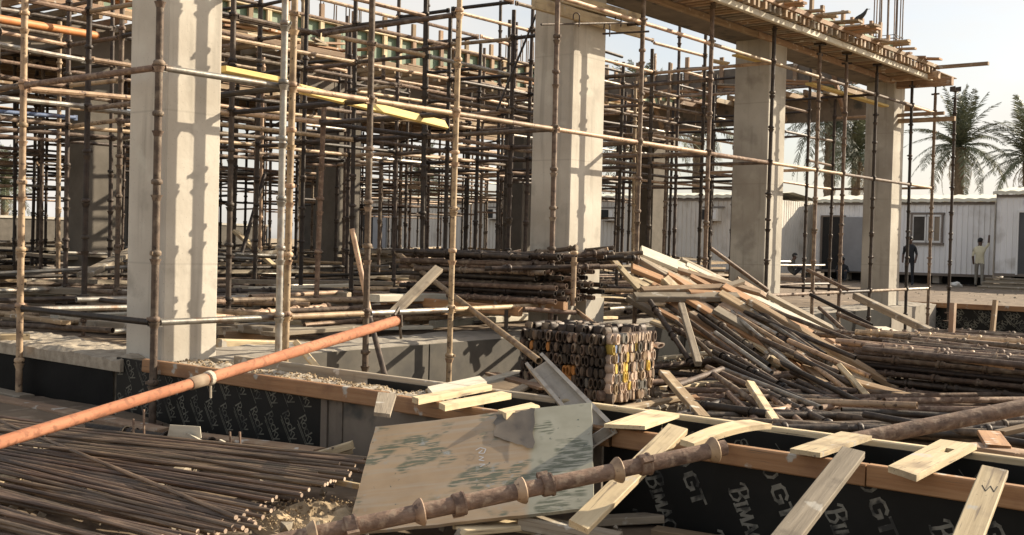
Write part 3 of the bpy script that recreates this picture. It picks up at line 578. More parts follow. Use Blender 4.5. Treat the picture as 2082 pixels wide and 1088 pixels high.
# ------------------------------------------------------------------ site cabins
def ribbed(x, y0, y1, z0, z1, normal_u, pitch=.2, depth=.035):
    """wall in the plane x = const, ribs running up"""
    b = MB(); y = y0; pts = []
    while y < y1 - 1e-6:
        for fy, fd_ in ((0, 0), (.70, 0), (.78, 1), (.92, 1)): pts.append((min(y + fy * pitch, y1), fd_))
        y += pitch
    pts.append((y1, 0)); vs = []
    for (yy, d) in pts:
        xx = x + normal_u * depth * (d - .5)
        vs += [(xx, yy, z0), (xx, yy, z1)]
    b.add(vs, [(2 * i, 2 * i + 1, 2 * i + 3, 2 * i + 2) for i in range(len(pts) - 1)]); return b
def cabin(name, x, y0, y1, z0, z1, depth, mat, label, parts):
    e = empty(name, (x, (y0 + y1) / 2, z0)); tag(e, label, 'cabin', 'site cabins'); I = Matrix.Translation((-x, -(y0 + y1) / 2, -z0))
    def p(n, me, parent=None, A=None):
        return child(n, me, e, mat=I @ (A if A is not None else Matrix())) if parent is None else child(n, me, parent, mat=A if A is not None else Matrix())
    p('front_wall', ribbed(x, y0, y1, z0, z1, -1).mesh('front_wall', MT[mat]))
    b = ribbed(0, 0, depth, z0, z1, -1, .2, .012); b.v = [(x + vy, y0 + vx, vz) for vx, vy, vz in b.v]; p('end_wall', b.mesh('end_wall', MT[mat]))
    b = MB(); b.box((x + depth / 2 + .06, (y0 + y1) / 2 + .03, (z0 + z1) / 2), (depth - .05, y1 - y0 - .12, z1 - z0 - .02)); p('shell', b.mesh('shell', MT['beige_panel']))
    # roof sheet with wavy eave
    b = MB(); n = int((y1 - y0) / .14); vs = []
    for i in range(n + 1):
        yy = y0 - .1 + (y1 - y0 + .2) * i / n; w_ = .022 * math.sin(i * 2.1)
        vs += [(x - .14, yy, z1 + .0 + w_), (x - .14, yy, z1 + .12 + w_), (x + depth * .5, yy, z1 + .34 + w_), (x + depth + .14, yy, z1 + .10 + w_)]
    b.add(vs, [(4 * i + k, 4 * i + 4 + k, 4 * i + 5 + k, 4 * i + 1 + k) for i in range(n) for k in range(3)]); p('roof', b.mesh('roof', MT['roof']))
    b = MB(); b.box((x - .02, (y0 + y1) / 2, z1 - .05), (.06, y1 - y0, .10)); b.box((x - .012, (y0 + y1) / 2, z0 + .05), (.05, y1 - y0, .10)); p('trim', b.mesh('trim', MT['frame_brown']))
    for yy in [y0 + .3 + k * 1.8 for k in range(int((y1 - y0) / 1.8) + 1)]:
        for xx in (x + .3, x + depth - .4): b = MB(); b.box((xx, yy, z0 - .14), (.4, .25, .28)); p('footing', b.mesh('footing', MT['old_conc']))
    b = MB(); b.box((x + .62, (y0 + y1) / 2, z0 - .16), (.03, y1 - y0 - .3, .3)); p('underfloor_shade', b.mesh('underfloor_shade', MT['dark_in']))  # dark sheet added to stand for the shade in the gap below the floor
    for q in parts:
        if q[0] == 'window':
            _, yc, zc, wd, ht = q; b = MB()
            for (c, d) in (((yc, zc + ht / 2), (wd + .16, .08)), ((yc, zc - ht / 2), (wd + .16, .08)), ((yc - wd / 2, zc), (.08, ht - .08)), ((yc + wd / 2, zc), (.08, ht - .08))):
                b.box((x - .05, c[0], c[1]), (.09, d[0], d[1]))
            fr = p('window', b.mesh('window', MT['frame_brown']))
            for s in (-1, 1):
                b = MB(); yy = yc - s * wd * .25; xx = x - .03 - .02 * (s > 0)
                for (c, d) in (((yy, zc + ht / 2 - .08), (wd * .46, .07)), ((yy, zc - ht / 2 + .08), (wd * .46, .07)), ((yy - wd * .21, zc), (.06, ht - .2)), ((yy + wd * .21, zc), (.06, ht - .2))):
                    b.box((xx - .03, c[0], c[1]), (.03, d[0], d[1]))
                if s > 0: b.box((xx - .03, yy + .02, zc), (.02, .05, ht - .2))
                child('sash', b.mesh('sash', MT['white_frame']), fr)
                b = MB(); b.box((xx - .012, yy, zc), (.006, wd * .42, ht - .2)); child('pane', b.mesh('pane', MT['glass' if s < 0 else 'curtain']), fr)
        elif q[0] == 'door':
            _, yc, wd, ht, mt, op = q; zb = z0 + .06
            b = MB(); b.box((x - .035, yc - wd / 2 - .04, zb + ht / 2), (.09, .07, ht)); b.box((x - .035, yc + wd / 2 + .04, zb + ht / 2), (.09, .07, ht)); b.box((x - .035, yc, zb + ht + .035), (.09, wd + .15, .07))
            dr = p('doorway', b.mesh('doorway', MT['white_frame' if mt == 'door' else 'frame_brown']))
            b = MB(); b.box((x - .022, yc, zb + ht / 2), (.02, wd, ht)); child('door_leaf' if not op else 'dark_opening', b.mesh('door_leaf', MT['dark_in' if op else mt]), dr)
            if op:
                b = MB(); b.box((x - .11, yc - wd * 1.02, zb + ht / 2), (.045, wd, ht)); child('door_leaf', b.mesh('door_leaf', MT['grey_door']), dr)
        elif q[0] == 'aircon':
            _, yc, zc = q; b = MB(); b.box((x - .16, yc, zc), (.32, .75, .48)); ac = p('air_conditioner', b.mesh('air_conditioner', MT['beige_panel']))
            b = MB(); b.box((x - .325, yc + .12, zc), (.012, .42, .40)); child('grille', b.mesh('grille', MT['dark_in']), ac)
            b = MB(); b.box((x - .327, yc - .22, zc), (.010, .16, .34)); child('panel', b.mesh('panel', MT['white_frame']), ac)
            b = MB(); b.box((x - .2, yc, zc - .28), (.4, .06, .05)); b.box((x - .03, yc, zc + .30), (.06, 1.0, .06)); child('bracket', b.mesh('bracket', MT['frame_brown']), ac)
        elif q[0] == 'sign':
            _, yc, zc, wd, ht = q; b = MB(); b.box((x - .035, yc, zc), (.03, wd, ht)); s_ = p('sign_plate', b.mesh('sign_plate', MT['sign']))
            b = MB(); b.box((x - .055, yc, zc), (.012, wd * .6, ht * .4)); child('mark', b.mesh('mark', MT['frame_brown']), s_)
    return e
ywin = P(1885, 465, u=43.7)
cabin('site_cabin', 43.7, 12.55, 19.5, .62, 3.42, 3.0, 'white_panel', 'white ribbed site cabin with a sliding window and an open grey door', [('window', ywin.y, ywin.z, 1.15, 1.15), ('door', 18.75, .85, 2.15, 'grey_door', True)])
cabin('site_cabin', 39.5, 19.92, 31.6, .55, 3.42, 5.4, 'beige_panel', 'beige ribbed site cabin with two wall air conditioners behind the second and third columns', [('aircon', P(1450, 437, u=39.5).y, P(1450, 437, u=39.5).z), ('aircon', P(1242, 437, u=39.5).y, P(1242, 437, u=39.5).z)])
cabin('site_cabin', 39.8, 32.6, 44.5, .55, 3.40, 3.0, 'beige_panel', 'beige site cabin behind the scaffold left of the second column', [('aircon', P(1008, 435, u=39.8).y, P(1008, 435, u=39.8).z), ('door', 41.5, .9, 2.1, 'grey_door', True)])
cabin('site_cabin', 42.4, 4.2, 12.12, .72, 3.62, 3.2, 'white_panel', 'white site cabin with a dark doorway and steps, cut by the right edge', [('door', 10.7, 1.25, 2.2, 'door', False), ('sign', 10.95, 3.33, .5, .16)])
st = empty('cabin_steps', (41.9, 10.9, .28)); tag(st, 'low timber pallet steps below the dark cabin doorway', 'steps')
for i in range(3):
    for j in range(3): child('tread', board_mesh(2.6, .13, .04, 'grey_wood', key=i + j), st, mat=frame((-.12 - .42 * i + .14 * j - .1, -1.3, .36 - .14 * i), (-.12 - .42 * i + .14 * j - .1, 1.3, .36 - .14 * i)))
    child('riser', board_mesh(2.6, .03, .10, 'grey_wood', key=i), st, mat=frame((-.22 - .42 * i, -1.28, .28 - .14 * i), (-.22 - .42 * i, 1.28, .28 - .14 * i)))
# boundary wall and low buildings far to the left
def wallthing(name, c, d, mat, label, cat, coping=True):
    e = empty(name, (c[0], c[1], .25)); tag(e, label, cat)
    b = MB(); b.box((0, 0, d[2] / 2), d); child('wall', b.mesh('wall', MT[mat]), e)
    b = MB(); b.box((0, 0, d[2] + .05), (d[0] + .1, d[1] + .1, .1)); child('coping', b.mesh('coping', MT['concrete']), e)
    return e
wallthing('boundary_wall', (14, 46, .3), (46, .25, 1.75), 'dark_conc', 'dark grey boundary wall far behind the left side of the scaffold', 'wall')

# ================================================================== SCAFFOLD
STEP = .478
ROTX2Z = Matrix(((0, 0, -1, 0), (0, 1, 0, 0), (1, 0, 0, 0), (0, 0, 0, 1)))
def nodes(z0, z1): return [z for z in (.79 + STEP * k for k in range(-2, 12)) if z0 + .12 < z < z1 - .05]
_sm = {}
def standard_mesh(L, mat, cups, first):
    k = (round(L, 2), mat, cups, round(first, 2))
    if k in _sm: return _sm[k]
    b = MB(); b.tube((0, 0, 0), (L, 0, 0), .0285, 10, True)
    if cups:
        z = first; i = 0
        while z < L - .05:
            b.lathe(cup_profile('bottom'), 8, Matrix.Translation((z - .03, 0, 0))); b.lathe(cup_profile('top'), 8, Matrix.Translation((z + (.03 if i % 3 else .11), 0, 0))); z += STEP; i += 1
    _sm[k] = b.mesh('standard', MT[mat]); return _sm[k]
plate = MB(); plate.box((-.004, 0, 0), (.008, .14, .14)); plate.lathe([(0, .019), (.22, .019)], 8); plate.lathe([(.14, .034), (.17, .034)], 6); plate.box((.155, 0, 0), (.02, .16, .02))
JACK = plate.mesh('base_jack', MT['rust'])
hd = MB(); hd.lathe([(-.22, .018), (0, .018)], 8); hd.box((.004, 0, 0), (.008, .14, .14)); hd.box((.05, .07, 0), (.09, .008, .14)); hd.box((.05, -.07, 0), (.09, .008, .14)); hd.box((-.14, 0, 0), (.03, .16, .03))
HEAD = hd.mesh('fork_head', MT['dark_rust'])
def standard(u, v, z0, z1, mat, label, group, near=True, jack=True, head=False, tilt=(0, 0), occupied=(.79, 2.70, 4.13), fresh=None):
    zs = nodes(z0 + .1, z1); first = zs[0] - z0 if zs else .3
    A = Matrix.Translation((u, v, z0)) @ Matrix.Rotation(tilt[0], 4, 'Y') @ Matrix.Rotation(tilt[1], 4, 'X') @ ROTX2Z @ Matrix.Rotation(random.uniform(0, 6), 4, 'X')
    L = z1 - z0; rz = (fresh if fresh is not None else random)
    o = link('scaffold_standard', standard_mesh(L, mat, not near, first), None, A); tag(o, label, 'scaffold pole', group)
    if near:
        for z in zs:
            child('bottom_cup', CUPS[('bottom', mat)], o, mat=Matrix.Translation((z - z0 - .03, 0, 0)))
            occ = any(abs(z - q) < .05 for q in occupied)
            dz = .028 if occ else rz.choice((.03, .10, .13, .14, .045))
            child('top_cup', CUPS[('top', mat)], o, mat=Matrix.Translation((z - z0 + dz, 0, 0)) @ Matrix.Rotation(random.uniform(0, 6), 4, 'X'))
        if jack: child('base_jack', JACK, o, mat=Matrix.Translation((-.13, 0, 0)))
        if head: child('fork_head', HEAD, o, mat=Matrix.Translation((L + .12, 0, 0)))
    return o
_lm = {}
def ledger_mesh(L, mat, n=10):
    k = (round(L, 2), mat, n)
    if k not in _lm:
        b = MB(); b.tube((-L / 2 + .05, 0, 0), (L / 2 - .05, 0, 0), .0255, n, False)
        for s in (-1, 1): b.box((s * (L / 2 - .045), 0, 0), (.05, .022, .062))
        _lm[k] = b.mesh('ledger', MT[mat])
    return _lm[k]
def ledger(p0, p1, mat, label, group, n=10):
    return tag(link('scaffold_ledger', ledger_mesh((Vector(p1) - Vector(p0)).length, mat, n), None, frame(p0, p1)), label, 'scaffold ledger', group)

# front row, one label each
FV = 7.43
FU = [(4.94, 'rust', 'rusty scaffold pole at the outer corner, standing hard against the near column'),
      (6.20, 'tan_pipe', 'brown scaffold pole of the close pair right of the near column, the right one'),
      (7.125, 'rust', 'rusty scaffold pole where the orange prop ends'),
      (8.25, 'tan_pipe', 'tall tan scaffold pole between the prop end and the tube stack'),
      (9.88, 'rust', 'scaffold pole crossing the dark face of the second column'),
      (11.56, 'rust', 'scaffold pole at the top end of the lumber heap'),
      (13.23, 'rust', 'scaffold pole halfway between the second and third columns, before the air conditioner'),
      (15.0, 'dark_rust', 'dark scaffold pole against the lit edge of the third column'),
      (16.6, 'rust', 'first scaffold pole right of the third column'),
      (17.62, 'rust', 'second scaffold pole right of the third column'),
      (18.9, 'dark_rust', 'dark scaffold pole just left of the end column'),
      (20.65, 'dark_rust', 'dark scaffold pole on the right edge of the end column'),
      (21.83, 'rust', 'outermost scaffold pole, standing clear against the white cabin')]
for u, mt, lb in FU:
    deck = u > 15.5
    standard(u, FV, -.0 if u < 13 else .02, 4.50 if deck else 5.3, mt, lb, 'scaffold poles of the front row', head=deck, tilt=(random.gauss(0, .004), random.gauss(0, .004)))
standard(6.07, 7.36, .0, 5.3, 'galv', 'silvery scaffold pole of the close pair right of the near column, the left one', 'scaffold poles of the front row')
standard(22.3, 7.2, .3, 4.45, 'dark_rust', 'thin dark scaffold pole right behind the outermost one', 'scaffold poles of the front row', head=True)
stub = standard(P(1160, 630, v=7.15).x, 7.12, .80, 1.32, 'tan_pipe', 'short tan scaffold stub standing at the corner of the tube stack', None, jack=False)
US = [u for u, _, _ in FU]
mt_names = ['rust', 'galv', 'tan_pipe', 'rust', 'tan_pipe', 'tan_pipe', 'brown_pipe', 'rust', 'tan_pipe', 'rust', 'tan_pipe']
up_l = ['silvery middle ledger running across the lit face of the near column', 'thin tan ledger above the yellow board, left half', 'thin tan ledger above the yellow board, right half', 'long tan ledger meeting the second column from the left',
        'tan ledger crossing the lit face of the second column', 'tan ledger right of the second column', 'pinkish ledger reaching the third column', 'ledger crossing the third column', 'ledger right of the third column at mid height', 'short ledger at mid height left of the end column', 'ledger crossing the end column at mid height', 'last ledger at mid height on the right']
for i in range(len(US) - 1):
    mt = ['galv', 'tan_pipe', 'tan_pipe', 'tan_pipe', 'tan_pipe', 'tan_pipe', 'brown_pipe', 'tan_pipe', 'tan_pipe', 'rust', 'rust', 'tan_pipe'][i]
    ledger((US[i], FV, 2.70), (US[i + 1], FV, 2.70), mt, up_l[i], 'front ledgers at mid height', 12)
    if i not in (4, 5, 6):
        mt = ['galv', 'tan_pipe', 'white', 'tan_pipe', '', '', '', 'rust', 'rust', 'dark_rust', 'rust', 'galv'][i]
        ledger((US[i], FV, .79), (US[i + 1], FV, .79), 'galv' if mt in ('white', '') else mt,
               ['pale low ledger in front of the near column foot', 'tan low ledger right of the close pole pair', 'pale low ledger the orange prop leans on', 'low ledger stub left of the tube stack', '', '', '', 'low ledger at the foot of the third column', 'low ledger right of the third column', 'low dark ledger near the end column', 'low ledger crossing the foot of the end column', 'pale low ledger beside the end column'][i], 'front ledgers at low level', 12)
    if i >= 4:
        ledger((US[i], FV, 4.13), (US[i + 1], FV, 4.13), ['', '', '', '', 'tan_pipe', 'tan_pipe', 'tan_pipe', 'tan_pipe', 'rust', 'rust', 'rust', 'tan_pipe'][i],
               'upper front ledger, span %s' % ['', '', '', '', 'past the head of the second column', 'right of the head of the second column', 'under the deck before the third column', 'over the head of the third column', 'just right of the third column head', 'between the two posts right of the third column', 'left of the end column head', 'past the end column head'][i], 'front ledgers at upper level', 12)
# side bay at the near corner (45 px column of the photograph)
standard(4.94, 9.42, -.0, 5.2, 'tan_pipe', 'tan scaffold pole standing outside the black sheeting, left of the near column', 'scaffold poles of the front row')
ledger((4.94, FV, 2.70), (4.94, 9.42, 2.70), 'brown_pipe', 'brown mid height ledger running back from the corner pole on the left', 'ledgers running into the building')
ledger((4.94, FV, .79), (4.94, 9.42, .79), 'dark_rust', 'dark low ledger running back from the corner pole on the left', 'ledgers running into the building')
ledger((4.94, 9.42, .79), (4.94, 11.3, .79), 'rust', 'low ledger leaving the frame on the left', 'ledgers running into the building')
ledger((4.94, 9.42, 2.70), (4.94, 11.3, 2.70), 'rust', 'mid height ledger leaving the frame on the left', 'ledgers running into the building')

# central bay and the dense far bays
GL_P = 'scaffold poles filling the bay behind the front columns'; GL_F = 'scaffold poles under the far slab deck'
GL_L = 'ledgers in the scaffold forest behind the columns'
LB_P = 'dark scaffold pole in the open bay behind the front columns'; LB_F = 'thin dark scaffold pole under the far slab deck'
LB_L = 'thin ledger in the scaffold forest behind the columns'
CU = sorted(US + [10.7, 12.4, 14.1, 15.8, 17.7, 19.8]); CVs = [9.42, 10.5, 11.5, 12.5, 13.5, 14.6]
FUs = [1.6 + 1.25 * i for i in range(22)]; FVs = [16.9, 17.9, 19.0, 20.2, 21.4, 22.8, 24.2, 25.8]
rg = random.Random(21)
led = []; inview = lambda p: (lambda c: c.z > 1 and -120 < CX + F_PX * c.x / c.z < 2200)(RM.transposed() @ (Vector(p) - ORG))
def px_x(p): c = RM.transposed() @ (Vector(p) - ORG); return CX + F_PX * c.x / c.z
have = {}; rows = {}
for j, v in enumerate(CVs):
    for i, u in enumerate(CU):
        if i == 0 and j == 0: have[('c', 0, 0)] = (u, v); continue
        if u not in US and (j == 0 or rg.random() < .35): continue
        if rg.random() < .07 and j > 0: continue
        if any(a - .1 < u < b_ + .1 and c - .1 < v < d + .1 for a, b_, c, d, _ in COLS): continue
        uu = u + rg.gauss(0, .03); vv = v + rg.gauss(0, .03)
        if not inview((uu, vv, 2)): continue
        if j > 0 and px_x((uu, vv, 2)) > 1225 and rg.random() < .45: continue
        z1 = rg.choice((4.5, 4.5, 5.0, 5.6)) if v < 14.5 else 4.35
        mt = rg.choice(('dark_rust', 'dark_rust', 'dark_rust', 'dark_rust', 'tan_pipe', 'rust'))
        if v == 9.42 and abs(u - 8.25) < .1: mt, z1 = 'brown_pipe', 2.9
        d = (RM.transposed() @ (Vector((uu, vv, 2)) - ORG)).z
        o_ = standard(uu, vv, .55, z1, mt, LB_P, GL_P, near=d < 15.5, tilt=(rg.gauss(0, .006), rg.gauss(0, .006)))
        have[('c', i, j)] = (uu, vv); rows.setdefault(('c', j), []).append((uu, o_, mt))
for j, v in enumerate(FVs):
    for i, u in enumerate(FUs):
        if rg.random() < .10: continue
        uu = u + rg.gauss(0, .12) + (.4 if j % 2 else 0); vv = v + rg.gauss(0, .06)
        if not inview((uu, vv, 2)): continue
        if px_x((uu, vv, 2)) > 1225 and rg.random() < .55: continue
        if any(a - .1 < uu < b_ + .1 and (15.7 < vv < 16.5 or 22.5 < vv < 23.3) for a, b_ in FAR): continue
        mt = rg.choice(('dark_rust', 'dark_rust', 'rust')); o_ = standard(uu, vv, .5, rg.choice((4.3, 4.4)), mt, LB_F, GL_F, near=False, tilt=(rg.gauss(0, .006), rg.gauss(0, .006)))
        have[('f', i, j)] = (uu, vv); rows.setdefault(('f', j), []).append((uu, o_, mt))
for blk, ni, nj in (('c', len(CU), len(CVs)), ('f', len(FUs), len(FVs))):
    lv = (.79, 2.70, 3.18, 3.66, 4.13, 4.61) if blk == 'c' else (2.2, 2.70, 3.18, 3.66, 4.13)
    for i in range(ni):
        for j in range(nj):
            a = have.get((blk, i, j))
            if not a: continue
            for di, dj in ((1, 0), (0, 1)):
                c = have.get((blk, i + di, j + dj)) or (have.get((blk, i + 2, j)) if di else None)
                if not c: continue
                for z in lv:
                    pz = {.79: .9, 2.2: .35, 2.70: .95, 3.18: .45, 3.66: .85, 4.13: .6, 4.61: .6}[z]
                    if z > 4.3 and (blk == 'f' or j > 3): continue
                    if rg.random() < pz: led.append(((a[0], a[1], z + rg.gauss(0, .01)), (c[0], c[1], z + rg.gauss(0, .01)), di, blk, j, z))
for i in range(len(CU)):      # transoms (only from poles of the front row) from the front row to the second row
    for z, pz in ((.79, .5), (2.70, .85), (3.66, .4), (4.13, .5)):
        c = have.get(('c', i, 0))
        if c and i > 0 and CU[i] in US and rg.random() < pz and not any(a - .1 < CU[i] < b_ + .1 for a, b_, _, _, _ in COLS): led.append(((CU[i], FV, z), (c[0], c[1], z), 0, 'c', -1, z))
CW = dict(tan_pipe='tan', galv='greyish', rust='rusty', dark_rust='dark', brown_pipe='reddish brown', blue_pipe='blue')
ORD = ['first', 'second', 'third', 'fourth', 'fifth', 'sixth', 'seventh', 'eighth', 'ninth', 'tenth', 'eleventh', 'twelfth', 'thirteenth', 'fourteenth', 'fifteenth', 'sixteenth', 'seventeenth', 'eighteenth', 'nineteenth', 'twentieth', 'twenty-first', 'twenty-second', 'twenty-third', 'twenty-fourth']
ZW = {.79: 'near floor height', 2.2: 'below mid height', 2.70: 'at mid height', 3.18: 'just above mid height', 3.66: 'at upper level', 4.13: 'at top level', 4.61: 'above the top level'}
for (bk, j), lst in rows.items():
    for n_, (uu, o_, mt) in enumerate(sorted(lst, key=lambda t: t[0])):
        o_['label'] = '%s scaffold pole, %s from the left in the %s row %s' % ({'rust': 'rusty', 'dark_rust': 'dark', 'tan_pipe': 'tan', 'brown_pipe': 'reddish'}[mt], ORD[min(n_, 23)], ORD[j], 'behind the front columns' if bk == 'c' else 'under the far deck')
def depth(p): return (RM.transposed() @ (Vector(p) - ORG)).z
led = [l for l in led if inview(l[0]) or inview(l[1])]
led.sort(key=lambda l: depth(l[0]) + depth(l[1]))
far = MB()
def led_label(mt, di, blk, j, z):
    w_ = ('row ' if di else 'bay ') + ('behind the front columns' if blk == 'c' else 'under the far deck')
    if j < 0: return '%s cross ledger %s between the front row and the second row' % (CW[mt], ZW[z])
    return '%s %sledger %s in the %s %s' % (CW[mt], '' if di else 'cross ', ZW[z], ORD[j], w_)
for k, (a, c, di, blk_, j_, z_) in enumerate(led):
    mt = rg.choice(('tan_pipe', 'galv', 'rust', 'dark_rust', 'tan_pipe', 'rust', 'brown_pipe')) if di else rg.choice(('dark_rust', 'rust', 'dark_rust', 'rust', 'tan_pipe'))
    if k < 262: ledger(a, c, mt, led_label(mt, di, blk_, j_, z_), GL_L, 8)
    else: far.tube(a, c, .0255, 6, False, mi=('tan_pipe', 'galv', 'rust', 'dark_rust', 'brown_pipe').index(mt))
tag(link('scaffold_ledgers', far.mesh('scaffold_ledgers', *[MT[m] for m in ('tan_pipe', 'galv', 'rust', 'dark_rust', 'brown_pipe')])), kind='stuff')
# individually visible tubes on the left
ledger(P(-60, 222, u=6.2), P(160, 240, v=13.0), 'blue_pipe', 'blue painted ledger at the far left', 'coloured tubes at the left')
pipe('scaffold_tube', P(-40, 32, d=11.6), P(196, 72, d=13.2), .045, 'orange_steel', 'orange painted tube under the deck at the upper left', 'pipe', 'coloured tubes at the left')
# diagonal braces
pipe('brace_tube', P(1010, 225, d=13.2), P(1090, 30, d=14), .014, 'dark_rust', 'thin dark diagonal rod left of the second column', 'rod')
pipe('brace_tube', P(538, 355, d=17), P(490, 520, d=16.5), .03, 'dark_rust', 'dark slanting brace behind the near column, right side', 'pipe')
pipe('brace_tube', P(716, 466, d=10.7), P(752, 640, d=10.6), .026, 'tan_pipe', 'tan tube leaning against the pole pair above the orange prop', 'pipe')
pipe('brace_tube', P(750, 640, d=10.55), P(783, 765, d=9.9), .026, 'dark_rust', 'dark slanting tube standing in the pit behind the orange prop', 'pipe')
# yellow boards lying on the ledgers
board('yellow_board', P(606, 180, v=7.75), P(906, 254, v=7.9), .105, .03, 'yellow_ply', 'bright yellow board lying along the ledger left of the second column', up=(0, -.8, .6))
board('yellow_board', P(450, 140, v=8.2), P(575, 165, v=8.3), .12, .05, 'yellow_ply', 'yellow timber on the silvery ledger right of the near column')
board('yellow_board', P(1645, 170, v=8.1), P(1800, 216, v=7.9), .14, .04, 'yellow_ply', 'yellow board under the deck left of the end column')
board('yellow_board', P(1495, 112, v=7.9), P(1560, 128, v=7.8), .12, .03, 'yellow_ply', 'short yellow board at the head of the third column')
board('yellow_board', P(1445, 123, v=9.2), P(1480, 130, v=9.0), .2, .03, 'pine', 'small pale board before the head of the third column')
# timbers and tie rods clamped round the head of the second column
for k, (y0, y1, lb) in enumerate(((6, 66, 'lower pale timber clamped across the head of the second column'), (-22, 40, 'upper pale timber clamped across the head of the second column'))):
    board('clamp_timber', P(1085, y0, v=7.70), P(1300, y1, v=7.66), .055, .13, 'pine', lb, 'timber', 'timbers clamped to the second column')
def hooked_rod(p0, p1, label):
    p0 = Vector(p0); p1 = Vector(p1); o = pipe('tie_rod', p0, p1, .012, 'dark_rust', label, 'rod', 'tie rods at the second column head', n=8, hollow=False)
    return o
hooked_rod(P(1100, 50, v=7.55), P(1290, 46, v=7.4), 'upper tie rod across the second column head'); hooked_rod(P(1225, 69, v=7.6), P(1320, 64, v=7.2), 'lower tie rod right of the second column head')
for k, (x, y, lb) in enumerate(((1177, 42, 'bent hook hanging on the upper tie rod'), (1239, 62, 'bent hook hanging on the lower tie rod'), (1262, 42, 'bent hook against the pale clamp timber'))):
    b = MB(); pts = [(-.03 + .035 * math.cos(a), 0, .05 + .035 * math.sin(a)) for a in [R_(t) for t in range(180, -1, -30)]] + [(.005, 0, -.07)]
    pts = [(-.065, 0, .01)] + pts
    for a, c in zip(pts[:-1], pts[1:]): b.tube(a, c, .008, 6)
    o = link('rod_hook', b.mesh('rod_hook', MT['dark_rust']), None, Matrix.Translation(P(x, y, v=7.45)) @ Matrix.Rotation(R_(-39), 4, 'Z')); tag(o, lb, 'hook', 'hooks on the tie rods')

